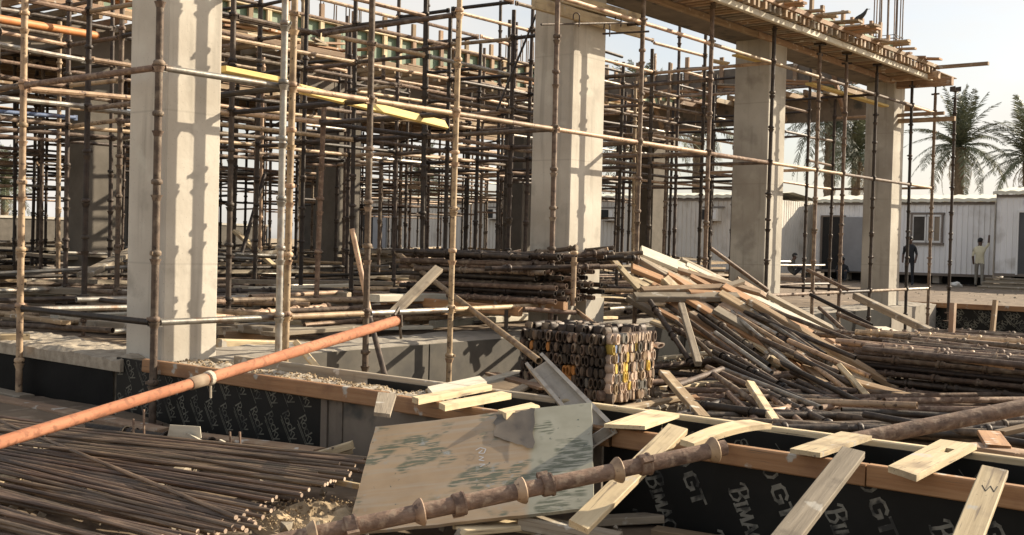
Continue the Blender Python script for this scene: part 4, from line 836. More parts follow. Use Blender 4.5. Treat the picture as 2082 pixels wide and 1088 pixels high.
# ================================================================== LOOSE THINGS
# ------------------------------------------------------------------ leaning form panel, struts, boards over the open form
def sheet_thing():
    c = [P(765, 870, d=6.35), P(1205, 820, d=6.20), P(1205, 1035, d=5.42), P(705, 1088, d=5.56)]   # TL TR BR BL
    x = (c[1] - c[0]).normalized(); y = (c[0] - c[3]); y = (y - x * y.dot(x)).normalized(); z = x.cross(y)
    ctr = sum(c, Vector()) / 4; A = Matrix((x, y, z)).transposed().to_4x4(); A.translation = ctr
    m = bpy.data.materials.new('scuffed_form_sheet'); m.use_nodes = True; t = m.node_tree; n = t.nodes; L = t.links; bs = n['Principled BSDF']; bs.inputs['Roughness'].default_value = .6
    tc = n.new('ShaderNodeTexCoord')
    def noise_n(scale, detail=4, mapping=None):
        q = n.new('ShaderNodeTexNoise'); q.inputs['Scale'].default_value = scale; q.inputs['Detail'].default_value = detail; q.inputs['Roughness'].default_value = .6
        if mapping: mp = n.new('ShaderNodeMapping'); mp.inputs['Scale'].default_value = mapping[0]; mp.inputs['Rotation'].default_value = (0, 0, mapping[1]); L.new(tc.outputs['Object'], mp.inputs[0]); L.new(mp.outputs[0], q.inputs['Vector'])
        else: L.new(tc.outputs['Object'], q.inputs['Vector'])
        return q.outputs[0]
    def mapr(src, a, b_): q = n.new('ShaderNodeMapRange'); q.inputs[1].default_value = a; q.inputs[2].default_value = b_; L.new(src, q.inputs[0]); return q.outputs[0]
    def mix(f, a, b_):
        q = n.new('ShaderNodeMix'); q.data_type = 'RGBA'; L.new(f, q.inputs[0])
        for s_, k in ((a, 6), (b_, 7)):
            if isinstance(s_, tuple): q.inputs[k].default_value = (*s_, 1)
            else: L.new(s_, q.inputs[k])
        return q.outputs[2]
    def mul(a, b_): q = n.new('ShaderNodeMath'); q.operation = 'MULTIPLY'; L.new(a, q.inputs[0]); L.new(b_, q.inputs[1]); return q.outputs[0]
    base = mix(mapr(noise_n(2.2), .35, .65), (.31, .215, .125), (.41, .295, .18))
    base = mix(mapr(noise_n(1, 3, ((2, 26, 1), .15)), .45, .75), base, (.36, .30, .225))
    sx = n.new('ShaderNodeSeparateXYZ'); L.new(tc.outputs['Object'], sx.inputs[0])
    base = mix(mapr(sx.outputs[0], .27, .30), base, mix(mapr(noise_n(3.0), .35, .65), (.27, .255, .185), (.36, .34, .26)))
    # worn through to the green film in dragged patches, mostly mid sheet
    patch = mul(mapr(noise_n(3.1, 3), .52, .57), mapr(noise_n(1, 5, ((7, 55, 1), .95)), .44, .52))
    base = mix(patch, base, (.125, .130, .085))
    base = mix(mapr(noise_n(22, 3), .68, .74), base, (.07, .08, .065))
    base = mix(mul(mapr(noise_n(14, 5), .60, .68), mapr(noise_n(3.4, 3), .5, .6)), base, (.30, .30, .27))
    L.new(base, bs.inputs['Base Color'])
    e = empty('form_sheet', ctr); e.matrix_world = A
    tag(e, 'scuffed tan and green plywood form sheet leaning against the front beam', 'plywood sheet')
    w2, h2 = 1.217 / 2, .887 / 2
    b = MB(); nx, ny = 24, 16; vs = []
    for i in range(nx + 1):
        for j in range(ny + 1):
            xx = -w2 + 2 * w2 * i / nx; yy = -h2 + 2 * h2 * j / ny; ex = ey = 0
            if i in (0, nx): ex = .006 * noise.noise((yy * 9, i, 2))
            if j in (0, ny): ey = .007 * noise.noise((xx * 9, j, 5))
            vs.append((xx + ex, yy + ey, .009 + .006 * noise.noise((xx * 1.4, yy * 1.4, 3))))
    N_ = len(vs); vs += [(a, b_, c_ - .018) for a, b_, c_ in vs]
    q = lambda i, j: i * (ny + 1) + j
    fs = [(q(i, j), q(i + 1, j), q(i + 1, j + 1), q(i, j + 1)) for i in range(nx) for j in range(ny)]; fs += [tuple(N_ + k for k in reversed(f)) for f in fs[:]]
    for i in range(nx): fs += [(q(i, 0), N_ + q(i, 0), N_ + q(i + 1, 0), q(i + 1, 0)), (q(i, ny), q(i + 1, ny), N_ + q(i + 1, ny), N_ + q(i, ny))]
    for j in range(ny): fs += [(q(0, j), q(0, j + 1), N_ + q(0, j + 1), N_ + q(0, j)), (q(nx, j), N_ + q(nx, j), N_ + q(nx, j + 1), q(nx, j + 1))]
    b.add(vs, fs); child('panel', b.mesh('panel', m), e)
    b = MB(); k = 0
    for pl in ([(.02, .10), (.06, .13), (.11, .10), (.10, .04), (.05, .05), (.08, .09)], [(.06, .0), (.10, -.02), (.06, -.05), (.11, -.07)], [(.07, -.11), (.12, -.12), (.08, -.15)]):
        for a, c_ in zip(pl[:-1], pl[1:]):
            a = (a[0] * .6 - .02, a[1] * .6 + .05); c_ = (c_[0] * .6 - .02, c_[1] * .6 + .05)
            k += 1; d = Vector((c_[0] - a[0], c_[1] - a[1], 0)); nn = Vector((-d.y, d.x, 0)).normalized() * .0028
            b.add([(a[0] + nn.x, a[1] + nn.y, .0165 + k * .0002), (a[0] - nn.x, a[1] - nn.y, .0165 + k * .0002), (c_[0] - nn.x, c_[1] - nn.y, .0165 + k * .0002), (c_[0] + nn.x, c_[1] + nn.y, .0165 + k * .0002)], [(0, 1, 2, 3)])
    child('chalk_scrawl', b.mesh('chalk_scrawl', MT['sign']), e)
    # torn grey film lifting near the upper right
    b = MB(); vs = []
    for i in range(9):
        for j in range(9):
            a = i / 8; c_ = j / 8; xx = .08 + .22 * a + .02 * noise.noise((c_ * 4, 1, a)); yy = .415 - .36 * c_ * (.55 + .45 * a) + .03 * noise.noise((a * 5, 2, c_))
            vs.append((xx, yy, .019 + .012 * a * a * (1 - c_ * .3) + .003 * noise.noise((a * 4, c_ * 4, 8))))
    b.add(vs, [(i * 9 + j, i * 9 + j + 1, i * 9 + j + 10, i * 9 + j + 9) for i in range(8) for j in range(8)], True); child('torn_film', b.mesh('torn_film', MT['old_ply']), e)
sheet_thing()

# tube with cups resting in front of the sheet
def cupped_tube(p0, p1, mat, label, rings, blocks, r=.036, scale=1.32, group=None):
    p0 = Vector(p0); p1 = Vector(p1); L = (p1 - p0).length
    o = pipe('scaffold_tube', p0, p1, r, mat, label, 'scaffold pole', group, 16)
    k = r / .036; b = MB(); b.lathe([(-.020, .037 * k), (-.014, .044 * k), (.004, .056 * k), (.014, .060 * k), (.019, .058 * k), (.019, .047 * k), (.004, .038 * k)], 16); cm = b.mesh('cup', MT['tan_pipe' if mat == 'brown_pipe' else mat])
    b = MB(); b.lathe([(-.026, .038 * k), (-.025, .045 * k), (-.018, .048 * k), (.014, .048 * k), (.018, .052 * k), (.025, .052 * k), (.026, .038 * k)], 16); b.box((.0, .055 * k, 0), (.05, .03, .025)); cl = b.mesh('collar', MT[mat])
    for t in rings: child('cup', cm, o, mat=Matrix.Translation(((t - .5) * L, 0, 0)))
    for t in blocks: child('collar', cl, o, mat=Matrix.Translation(((t - .5) * L, 0, 0)) @ Matrix.Rotation(1.5 + t * 9, 4, 'X'))
    return o
def px_t(p0, p1, x):
    """parameter along p0-p1 of the point seen at column x"""
    lo, hi = 0.0, 1.0
    for _ in range(40):
        m = (lo + hi) / 2; c = RM.transposed() @ (Vector(p0).lerp(Vector(p1), m) - ORG)
        if CX + F_PX * c.x / c.z < x: lo = m
        else: hi = m
    return lo
a, c = P(480, 1121, d=4.55), P(1474, 910, d=5.22)
cupped_tube(a, c, 'brown_pipe', 'brown scaffold tube with flared cups resting across the leaning form sheet', [px_t(a, c, x) for x in (634, 851, 1057, 1253, 1447)], [px_t(a, c, x) for x in (713, 933, 1112, 1310)])

# orange prop, telescopic
p0, p1 = P(-150, 946, d=5.5), P(806, 652, d=9.35)
pm = p0.lerp(p1, px_t(p0, p1, 388)); e = empty('steel_prop', p0); A = frame(p0, p1); e.matrix_world = A
tag(e, 'long orange telescopic prop slanting across the left foreground', 'steel prop')
L = (p1 - p0).length; xm = (pm - p0).length - L / 2
b = MB(); b.tube((-L / 2, 0, 0), (xm, 0, 0), .0345, 16, True); child('outer_tube', b.mesh('outer_tube', MT['orange_prop']), e)
b = MB(); b.lathe([(xm - .01, .038), (xm - .005, .0405), (xm + .13, .0415), (xm + .135, .038)], 16); child('collar', b.mesh('collar', MT['brown_wood']), e)
b = MB(); b.lathe([(xm + .10, .036), (L / 2, .0425)], 16); child('inner_tube', b.mesh('inner_tube', MT['orange_prop']), e)
b = MB(); b.lathe([(xm + .15, .040), (xm + .155, .048), (xm + .185, .050), (xm + .19, .042)], 14); b.tube((xm + .17, -.01, -.045), (xm + .175, 0, -.13), .008, 6); child('tie_rope', b.mesh('tie_rope', MT['rope']), e)
for i in range(9):
    b = MB(); b.lathe([(-.011, .006), (0, .011), (.011, .006)], 6); child('pin_hole', b.mesh('pin_hole', MT['dark_in']), e, loc=(xm - .15 - i * .17, -.012, -.031))
b = MB(); b.box((L / 2 + .01, 0, 0), (.02, .10, .10)); b.tube((L / 2 - .03, 0, .05), (L / 2 + .05, .0, .10), .014, 6); b.tube((L / 2 + .04, .0, .09), (L / 2 + .06, 0, -.16), .013, 6); child('head_hook', b.mesh('head_hook', MT['dark_rust']), e)

# channel beam over the back timber
p0, p1 = P(1091, 738, d=8.3), P(1224, 884, d=5.95); A = frame(p0, p1, (ORG - (p0 + p1) / 2).normalized() + Vector((-.15, .1, .35))); L = (p1 - p0).length
e = empty('channel_beam', p0); e.matrix_world = A; tag(e, 'grey steel channel beam sloping down over the form from the coupler bundle', 'steel beam')
b = MB(); b.box((0, 0, -.03), (L, .135, .009)); child('web', b.mesh('web', MT['aluminium']), e)
for s in (-1, 1):
    b = MB(); b.box((0, s * .072, .0), (L, .009, .075)); b.box((0, s * .064, .041), (L, .024, .007)); child('flange', b.mesh('flange', MT['aluminium']), e)
b = MB(); b.box((L / 2 - .01, 0, 0), (.012, .10, .05)); child('end_plate', b.mesh('end_plate', MT['galv']), e)

# boards lying over the form
FB = 'loose boards bridging the open front form'
def quad_board(name, pts, th, mat, label, hole=None, group=FB, bow=0, cat='board'):
    """board from four top corners (front-left, front-right, back-right, back-left)"""
    e = empty(name, sum(pts, Vector()) / 4) if hole else None
    n = 8; vs = []; fl, fr, br, bl = pts
    up = (fr - fl).cross(bl - fl).normalized()
    if up.z < 0: up = -up
    for i in range(n + 1):
        t = i / n
        for s in range(5):
            w_ = s / 4; p = fl.lerp(fr, w_).lerp(bl.lerp(br, w_), t)
            ed = (noise.noise((s * 3.1, i * 7.7, th * 100 + len(label))) * .010) if i in (0, n) else 0
            d_ = (bl - fl).normalized()
            vs.append(p + up * (bow * (1 - (2 * t - 1) ** 2)) + d_ * ed)
    N_ = len(vs); vs = vs + [p - up * th for p in vs]; q = lambda i, s: i * 5 + s; fs = []
    for i in range(n):
        for s in range(4):
            if hole and (i, s) in hole: 
                continue
            fs += [(q(i, s), q(i, s + 1), q(i + 1, s + 1), q(i + 1, s)), (N_ + q(i, s), N_ + q(i + 1, s), N_ + q(i + 1, s + 1), N_ + q(i, s + 1))]
        fs += [(q(i, 0), q(i + 1, 0), N_ + q(i + 1, 0), N_ + q(i, 0)), (q(i, 4), N_ + q(i, 4), N_ + q(i + 1, 4), q(i + 1, 4))]
    for s in range(4): fs += [(q(0, s), N_ + q(0, s), N_ + q(0, s + 1), q(0, s + 1)), (q(n, s), q(n, s + 1), N_ + q(n, s + 1), N_ + q(n, s))]
    if hole:
        i0, i1 = min(h[0] for h in hole), max(h[0] for h in hole) + 1; s0, s1 = min(h[1] for h in hole), max(h[1] for h in hole) + 1
        for i in range(i0, i1): fs += [(q(i, s0), N_ + q(i, s0), N_ + q(i + 1, s0), q(i + 1, s0)), (q(i, s1), q(i + 1, s1), N_ + q(i + 1, s1), N_ + q(i, s1))]
        for s in range(s0, s1): fs += [(q(i0, s), q(i0, s + 1), N_ + q(i0, s + 1), N_ + q(i0, s)), (q(i1, s), N_ + q(i1, s), N_ + q(i1, s + 1), q(i1, s + 1))]
    ctr = sum(pts, Vector()) / 4; A = frame((fl + fr) / 2, (bl + br) / 2); iv = A.inverted()
    b = MB(); b.add([tuple(iv @ p) for p in vs], fs); me = b.mesh(name, MT[mat])
    bm = bmesh.new(); bm.from_mesh(me); bmesh.ops.recalc_face_normals(bm, faces=bm.faces); bm.to_mesh(me); bm.free()
    if e is not None: bpy.data.objects.remove(e)
    o = link(name, me, None, A); tag(o, label, cat, group); return o
zt = .530
quad_board('loose_board', [P(1228, 862, z=zt), P(1312, 866, z=zt), P(1382, 842, z=zt), P(1322, 832, z=zt)], .02, 'pine', 'pale plywood offcut next to the channel beam end, lying over the form')
quad_board('loose_board', [P(1384, 893, z=zt + .01), P(1412, 902, z=zt), P(1570, 862, z=zt + .02), P(1525, 853, z=zt + .03)], .028, 'pine', 'pale bowed board next to the strut head, lying over the form', bow=.022)
quad_board('loose_board', [P(1606, 912, z=zt), P(1668, 921, z=zt), P(1773, 886, z=zt), P(1710, 877, z=zt)], .022, 'pine', 'plain pale board over the form, under the end of the brown tube')
quad_board('loose_board', [P(1806, 947, z=zt), P(1864, 966, z=zt), P(1987, 902, z=zt), P(1912, 893, z=zt)], .028, 'pine', 'pale board with a square notch hole lying over the form', hole={(5, 2)})
quad_board('loose_board', [P(760, 838, z=.545), P(793, 842, z=.545), P(806, 800, z=.56), P(769, 797, z=.56)], .02, 'grey_wood', 'small grey offcut hung over the orange cap timber left of the form sheet')
for k, (q, mt, lb) in enumerate([
    ([P(838, 806, z=.53), P(852, 811, z=.53), P(1000, 783, z=.53), P(985, 779, z=.53)], 'pine', 'narrow pale board over the form, nearest to the rubble top'),
    ([P(893, 818, z=.53), P(905, 824, z=.53), P(1040, 800, z=.53), P(1020, 795, z=.53)], 'pine', 'middle narrow pale board over the form, left of the channel beam'),
    ([P(1012, 833, z=.53), P(1030, 840, z=.53), P(1098, 826, z=.53), P(1080, 818, z=.53)], 'pine', 'short pale board over the form, just above the form sheet'),
    ([P(870, 786, z=.50), P(880, 800, z=.50), P(990, 776, z=.50), P(975, 764, z=.50)], 'white_wood', 'cement washed board behind the form at the foot of the tan pole')]):
    quad_board('loose_board', q, .035, mt, lb)
# raking struts
ST = 'raking struts propping the front form'
def strut(p0, p1, wd, th, mat, lb, up): return board('strut', p0, p1, wd, th, mat, lb, 'strut', ST, up=up, chip=.006)
upv = (-.75, -.2, .6)
strut(P(1176, 1072, d=4.95), P(1378, 872, d=5.62), .105, .034, 'pine', 'pale strut crossed by the brown cupped tube, right of the form sheet', upv)
strut(P(1572, 1128, d=4.35), P(1735, 920, d=5.12), .105, .034, 'grey_wood', 'weathered strut in the middle of the dark lettered panel', upv)
strut(P(1950, 1140, d=4.15), P(2022, 958, d=4.72), .105, .034, 'pine', 'pale strut with a pencil tick at the right edge', upv)
b = MB(); pl = [(.04, .02), (.0, .0), (.05, -.01), (.01, -.03), (.06, -.035)]
o = [q for q in bpy.data.objects if q.name.startswith('strut')][-1]
for a, c in zip(pl[:-1], pl[1:]): b.tube((a[0] + .15, a[1], .0172), (c[0] + .15, c[1], .0172), .002, 5)
child('pencil_tick', b.mesh('pencil_tick', MT['dark_in']), o)
# timbers on the ground below the form
board('ground_board', P(1190, 1060, z=.02), P(1348, 1052, z=.05), .10, .04, 'grey_wood', 'grey board on the ground below the lettered panel', group='boards on the ground at the bottom edge')
board('ground_board', P(1330, 1080, z=.03), P(1520, 1110, z=.02), .10, .04, 'brown_wood', 'brown board on the ground at the bottom edge under the lettered panel', group='boards on the ground at the bottom edge')
board('ground_board', P(935, 1078, z=.06), P(1070, 1066, z=.08), .14, .03, 'pine', 'pale splintered board under the lower edge of the form sheet', group='boards on the ground at the bottom edge', chip=.03)
board('ground_board', P(1050, 1072, z=.05), P(1130, 1082, z=.05), .09, .03, 'pine', 'short pale offcut under the lower edge of the form sheet', group='boards on the ground at the bottom edge', chip=.02)
board('ground_board', P(1060, 1060, z=.10), P(1260, 1100, z=.06), .10, .07, 'grey_wood', 'dark weathered timber at the bottom edge, slanting from under the form sheet', group='boards on the ground at the bottom edge')

# ------------------------------------------------------------------ reinforcing bars
rr = random.Random(11); RB = 'loose bundle of reinforcing bars'
ends = [(770, 932), (745, 936), (725, 955), (700, 968), (690, 978), (655, 985), (632, 1000), (630, 992), (600, 1012), (560, 1020), (540, 1052), (515, 1058), (520, 1075), (445, 1080), (425, 1085), (380, 1095), (330, 1110), (250, 1120), (150, 1132)]
lefts = [(858,), (866,), (874,), (880,), (886,), (892,), (900,), (905,), (914,), (922,), (938,), (946,), (960,), (984,), (992,), (1010,), (1030,), (1060,), (1092,)]
def rebar_mesh(L, mat='rebar'):
    L = round(L * 5) / 5; k = ('rb', L)
    if k not in _tc:
        b = MB(); prof = [(-L / 2, .0108)]; b.lathe([(-L / 2, .0108), (L / 2, .0108)], 8)
        for s in range(int((L - .1) / .028) if L < 20 else 0): pass
        b.mi[-1] = 1; b.mi[-2] = 1; _tc[k] = b.mesh('rebar', MT[mat], MT['cup_pink'])
    return _tc[k]
nb = 0
for k in range(100):
    t = min(.999, max(0, (rr.choice((.02, .07, .14, .20, .27, .36, .44, .53, .60, .67, .73, .82, .90, .97)) + rr.gauss(0, .014)))) * (len(ends) - 1.001); i = int(t); f = t - i
    layer = 0 if k < 60 else (1 if k < 84 else 2)
    ex = ends[i][0] * (1 - f) + ends[i + 1][0] * f; ey = ends[i][1] * (1 - f) + ends[i + 1][1] * f
    ly = lefts[i][0] * (1 - f) + lefts[i + 1][0] * f
    zt_ = .22 - .085 * layer + .02 * rr.random() - .05 * (t / 16)
    ex += rr.gauss(-14, 22); ly += rr.gauss(0, 7 + 5 * layer)
    pe = P(ex, ey + 3 * layer, z=zt_); pl_ = P(0, ly + 8 * layer, z=zt_ + rr.uniform(-.015, .02))
    d = (pe - pl_).normalized(); L = 3.6
    o = link('reinforcing_bar', rebar_mesh(L), None, frame(pe - d * L, pe)); tag(o, 'rusty reinforcing bar in the %s of the long bar heap, %s' % ('back third' if t < 6 else ('middle' if t < 12 else 'front third'), ('lying on top', 'in the second layer', 'at the bottom')[layer]), 'rebar', RB)
for (x0, y0, x1, y1, z0, z1, lb) in [(0, 856, 480, 1052, .245, .22, 'single reinforcing bar crossing the heap slantwise on top'), (0, 1000, 330, 1092, .19, .19, 'reinforcing bar lying askew on the front of the heap')]:
    pe = P(x1, y1, z=z1); pl_ = P(x0, y0, z=z0); d = (pe - pl_).normalized(); o = link('reinforcing_bar', rebar_mesh(3.0), None, frame(pe - d * 3, pe)); tag(o, lb, 'rebar', RB)
for x, y in ((548, 700),): pass
for k, (x, y, dz, lb) in enumerate([(274, 893, .13, 'thin bar stub poking up behind the bar heap, the left one'), (295, 896, .20, 'taller bar stub poking up behind the bar heap'), (471, 918, .12, 'thin bar stub poking up behind the heap before the printed panel'), (491, 918, .12, 'second thin bar stub poking up before the printed panel')]):
    q = P(x, y, z=.12); pipe('bar_stub', q - Vector((0, 0, .2)), q + Vector((.0, .02, dz)), .008, 'brown_pipe', lb, 'rebar stub', 'bar stubs behind the heap', n=6, hollow=False)
for k, y in enumerate((1, 2)):
    board('bar_bearer', P(-80 + 330 * k, 1000 + 40 * k, z=.03), P(80 + 330 * k, 905 + 30 * k, z=.03), .09, .08, 'grey_wood', ['timber bearer under the bar heap at the far left', 'timber bearer under the middle of the bar heap'][k], 'timber', 'bearers under the bars')
quad_board('loose_board', [P(-10, 985, z=.14), P(45, 968, z=.14), P(60, 950, z=.14), P(0, 965, z=.14)], .03, 'pine', 'pale board end showing in the gap of the bar heap', group='offcuts around the bar heap')
# behind the bars: dirty timbers, a tube, a bracket, offcuts
board('base_timber', P(-30, 815, u=4.7), P(330, 888, u=4.62), .14, .12, 'brown_wood', 'dusty timber along the foot of the black sheeting', 'timber', 'timbers along the beam foot', chip=.01)
board('base_timber', P(-20, 800, u=4.9), P(55, 815, u=4.9), .14, .10, 'grey_wood', 'short dusty timber end at the left edge', 'timber', 'timbers along the beam foot')
board('base_timber', P(300, 880, u=4.75), P(650, 925, u=4.8), .12, .08, 'brown_wood', 'dusty timber along the foot of the printed panel', 'timber', 'timbers along the beam foot')
a, c = P(180, 868, z=.10), P(440, 905, z=.10); cupped_tube(a, c, 'dark_rust', 'dark cupped tube half buried along the foot of the beam', [.3, .62, .95], [.36, .7], .03, 1.1)
e = empty('steel_bracket', P(375, 905, z=.16)); e.rotation_euler = (0, 0, R_(-62)); tag(e, 'pale angle bracket lying behind the bar heap', 'bracket')
b = MB(); b.add([(-.13, 0, -.03), (.11, 0, .05), (.10, .0, .12), (-.10, 0, .12), (-.13, .006, -.03), (.11, .006, .05), (.10, .006, .12), (-.10, .006, .12)], [(0, 1, 2, 3), (7, 6, 5, 4), (0, 4, 5, 1), (1, 5, 6, 2), (2, 6, 7, 3), (3, 7, 4, 0)]); child('plate', b.mesh('plate', MT['white_wood']), e)
b = MB(); b.bar((.02, -.02, .07), (.26, -.04, -.03), .02, .03); b.bar((.24, -.04, -.03), (.27, -.04, .05), .02, .035); child('arm', b.mesh('arm', MT['white_wood']), e)
board('offcut', P(640, 928, z=.14), P(716, 905, z=.22), .05, .05, 'pine', 'pale round ended offcut lying at the tip of the bar heap', group='offcuts around the bar heap', chip=.01)
board('offcut', P(672, 930, z=.13), P(716, 917, z=.16), .03, .03, 'pine', 'thin pale stick beside the round ended offcut', group='offcuts around the bar heap')
board('offcut', P(685, 980, z=.10), P(735, 990, z=.12), .03, .03, 'pine', 'thin pale stick lying past the bar ends', group='offcuts around the bar heap')
# spilt mortar round a hollow, by the bar ends
b = MB(); q = P(640, 1050, z=.02); vs = []; n1, n2 = 40, 14
for i in range(n1):
    for j in range(n2 + 1):
        a = 2 * math.pi * i / n1; t = j / n2; R0 = .05 + .24 * t
        h = .085 * math.exp(-((t - .5) / .22) ** 2) * (.6 + .5 * noise.noise((math.cos(a) * 1.5, math.sin(a) * 1.5, 3))) + .022 * noise.noise((R0 * math.cos(a) * 30, R0 * math.sin(a) * 30, 1)) - .02
        vs.append(tuple(q + Vector((math.cos(a) * R0 * 1.15, math.sin(a) * R0, h if j < n2 else -.04))))
fs = [(i * (n2 + 1) + j, i * (n2 + 1) + j + 1, ((i + 1) % n1) * (n2 + 1) + j + 1, ((i + 1) % n1) * (n2 + 1) + j) for i in range(n1) for j in range(n2)] + [tuple(i * (n2 + 1) for i in range(n1))]
b.add(vs, fs); tag(link('mortar_heap', b.mesh('mortar_heap', MT['crumb'])), 'tan ring of spilt mortar at the tips of the bar heap', 'mortar heap')
pts = []
for i in range(700):
    a = rr.uniform(0, 6.28); R0 = rr.gauss(.2, .06); pts.append(q + Vector((math.cos(a) * R0 * 1.2, math.sin(a) * R0 * 1.2, rr.uniform(0, .03))))
scatter('mortar_crumbs', pts, .004, .013, 'crumb', 4)

# ------------------------------------------------------------------ coupler bundle in the pit
cbn = empty('coupler_bundle', (8.65, 5.86, 0.0)); tag(cbn, 'strapped block of stacked scaffold couplers, dark on one side and sunlit on the other', 'coupler bundle')
def coupler_mesh(ax):
    """oval link standing on edge, bored through; ax = outward direction of the hole"""
    b = MB(); n = 12; prof = []
    for (rr_, dd) in ((.9, -.5), (1.0, -.45), (1.0, .46), (.94, .5), (.66, .5), (.62, .30), (.58, -.1)): prof.append((rr_, dd))
    vs = []; fs = []
    for (q, dd) in prof:
        for k in range(n):
            a = 2 * math.pi * k / n; y = .0245 * q * math.cos(a); z = .052 * q * math.sin(a)
            if z > 0 and q > .9: z *= 1.0
            vs.append((dd * .09, y, z))
    for i in range(len(prof) - 1):
        for k in range(n): fs.append((i * n + k, i * n + (k + 1) % n, (i + 1) * n + (k + 1) % n, (i + 1) * n + k))
    fs.append(tuple(len(vs) - n + k for k in range(n)))
    if ax == 'x': vs = [(-x, y, z) for x, y, z in vs]; fs = [tuple(reversed(f)) for f in fs]
    b.add(vs, fs, True); return b.mesh('coupler', MT['dark_rust'])
CM = coupler_mesh('x')
b = MB(); n = 10; vs = []; fs = []      # plain flattened boss, no bore
for (q, dd) in ((.55, .5), (.93, .44), (1.0, .36), (1.0, -.42), (.9, -.5)):
    for k in range(n):
        a = 2 * math.pi * k / n; vs.append((dd * .09, .0235 * q * math.cos(a), .05 * q * math.sin(a)))
for i in range(4):
    for k in range(n): fs.append((i * n + k, (i + 1) * n + k, (i + 1) * n + (k + 1) % n, i * n + (k + 1) % n))
fs.append(tuple(4 * n + k for k in range(n))[::-1]); b.add(vs, fs, True); CM2 = b.mesh('coupler', MT['dark_rust'])
rq = random.Random(5)
def coupler(loc, rz, mt):
    o = child('coupler', CM if rq.random() < .62 else CM2, cbn, mat=Matrix.Translation(loc) @ Matrix.Rotation(rz + rq.gauss(0, .12), 4, 'Z') @ Matrix.Rotation(rq.gauss(0, .10), 4, 'X') @ Matrix.Scale(rq.uniform(.92, 1.1), 4))
    o.material_slots[0].link = 'OBJECT'; o.material_slots[0].material = MT[mt]
for c in range(19):
    for r in range(6):
        mt = rq.choice(('dark_rust', 'dark_rust', 'rust', 'dark_rust', 'rust', 'brown_pipe', 'galv' if rq.random() < .2 else 'dark_rust'))
        if (c, r) in ((7, 1), (8, 1), (6, 2), (8, 2), (7, 2), (16, 4), (12, 4), (11, 0)): mt = 'cup_orange'
        coupler((rq.uniform(-.012, .012), .03 + c * .051, .075 + r * .101 + rq.gauss(0, .004)), 0, mt)
for c in range(15):
    for r in range(7):
        mt = rq.choice(('rust', 'cup_pink', 'cup_pink', 'cup_pink', 'galv', 'tan_pipe', 'tan_pipe', 'cup_pink', rq.choice(('cup_yellow', 'cup_blue', 'cup_pink', 'tan_pipe'))))
        if (c, r) in ((4, 3), (5, 3), (5, 4), (0, 5), (6, 1), (8, 5)): mt = 'cup_yellow'
        coupler((.04 + c * .05, -.01 + rq.uniform(-.014, .014), .05 + r * .090 + rq.gauss(0, .004)), R_(90), mt)
for c in range(19):
    for r in range(14):
        if rq.random() < .5 and 1 < r < 13: continue
        if (c + r) % 2: continue
        coupler((.06 + r * .052, .03 + c * .051, .64 + rq.uniform(-.01, .012)), rq.choice((0, 1.57)), rq.choice(('dark_rust', 'rust', 'dark_rust')))
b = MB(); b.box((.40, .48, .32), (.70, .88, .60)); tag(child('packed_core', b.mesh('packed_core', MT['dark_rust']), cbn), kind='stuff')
a = P(1338, 702, v=5.82); o = tag(link('loose_coupler', coupler_mesh('x'), None, Matrix.Translation(a) @ Matrix.Rotation(1.2, 4, 'Z') @ Matrix.Rotation(1.3, 4, 'X')), 'loose pale coupler perched at the right top edge of the bundle', 'coupler'); o.data.materials[0] = MT['cup_pink']

# ------------------------------------------------------------------ tube stack on the platform in front of the second column
TS = 'scaffold tubes stacked on the platform before the second column'
rt = random.Random(9)
def pile_tube(p0, p1, mat, label, group, cups=True, r=.0275):
    k = ('ct', round((Vector(p1) - Vector(p0)).length, 1), mat, cups, r)
    if k not in _tc:
        L = k[1]; b = MB(); b.tube((-L / 2, 0, 0), (L / 2, 0, 0), r, 10, True)
        if cups:
            x = -L / 2 + .13
            while x < L / 2 - .05: b.lathe([(q * 1.0, rr_) for q, rr_ in cup_profile('bottom')], 8, Matrix.Translation((x, 0, 0))); b.lathe(cup_profile('top'), 8, Matrix.Translation((x + rt.choice((.07, .1, .13)), 0, 0))); x += STEP
        _tc[k] = b.mesh('tube', MT[mat])
    return tag(link('scaffold_tube' if cups else 'plain_tube', _tc[k], None, frame(p0, p1)), label.replace('{c}', CW.get(mat, 'rusty')).replace('{k}', 'cupped' if cups else 'plain'), 'scaffold pole', group)  # cupless ones are plain scaffold tubes, the same kind drawn without cups
for r in range(7):
    for c in range(11 - r // 2):
        u = 9.52 + c * .092 + (r % 2) * .045 + r * .02; z = .86 + r * .075 + rt.gauss(0, .008)
        y0 = 7.12 + rt.uniform(-.07, .28) + .03 * r; L = rt.choice((2.0, 2.3, 1.6, 1.9))
        if y0 + L > 7.7 and u + .03 > 10.62: L = 7.74 - y0
        if L < .3: continue
        pile_tube((u, y0, z), (u + rt.gauss(0, .02), y0 + L, z + rt.gauss(0, .015)), rt.choice(('dark_rust', 'rust', 'rust', 'dark_rust', 'brown_pipe')), '{c} {k} tube in the %s layer of the platform stack by the second column' % ORD[r], TS, rt.random() < .6)
for k in range(20):
    x0 = rt.uniform(960, 1130); y0 = rt.uniform(515, 560); p0 = P(x0, y0, v=8.7 - .06 * k); q0 = P(x0 + rt.uniform(140, 190), y0 - rt.uniform(0, 20), v=7.5 - .02 * k)
    pile_tube(p0, q0, rt.choice(('dark_rust', 'rust')), 'dark scaffold tube lying askew on top of the platform stack', 'tubes thrown on top of the platform stack', rt.random() < .5)
board('bearer', P(760, 605, v=9.4), P(1058, 634, v=7.35), .08, .10, 'orange_timber', 'orange bearer timber under the left of the platform stack', 'timber', 'bearers under the tube stack')
board('bearer', P(930, 610, v=8.6), P(1150, 622, v=7.08), .08, .09, 'orange_timber', 'orange bearer timber under the tube ends of the platform stack', 'timber', 'bearers under the tube stack')
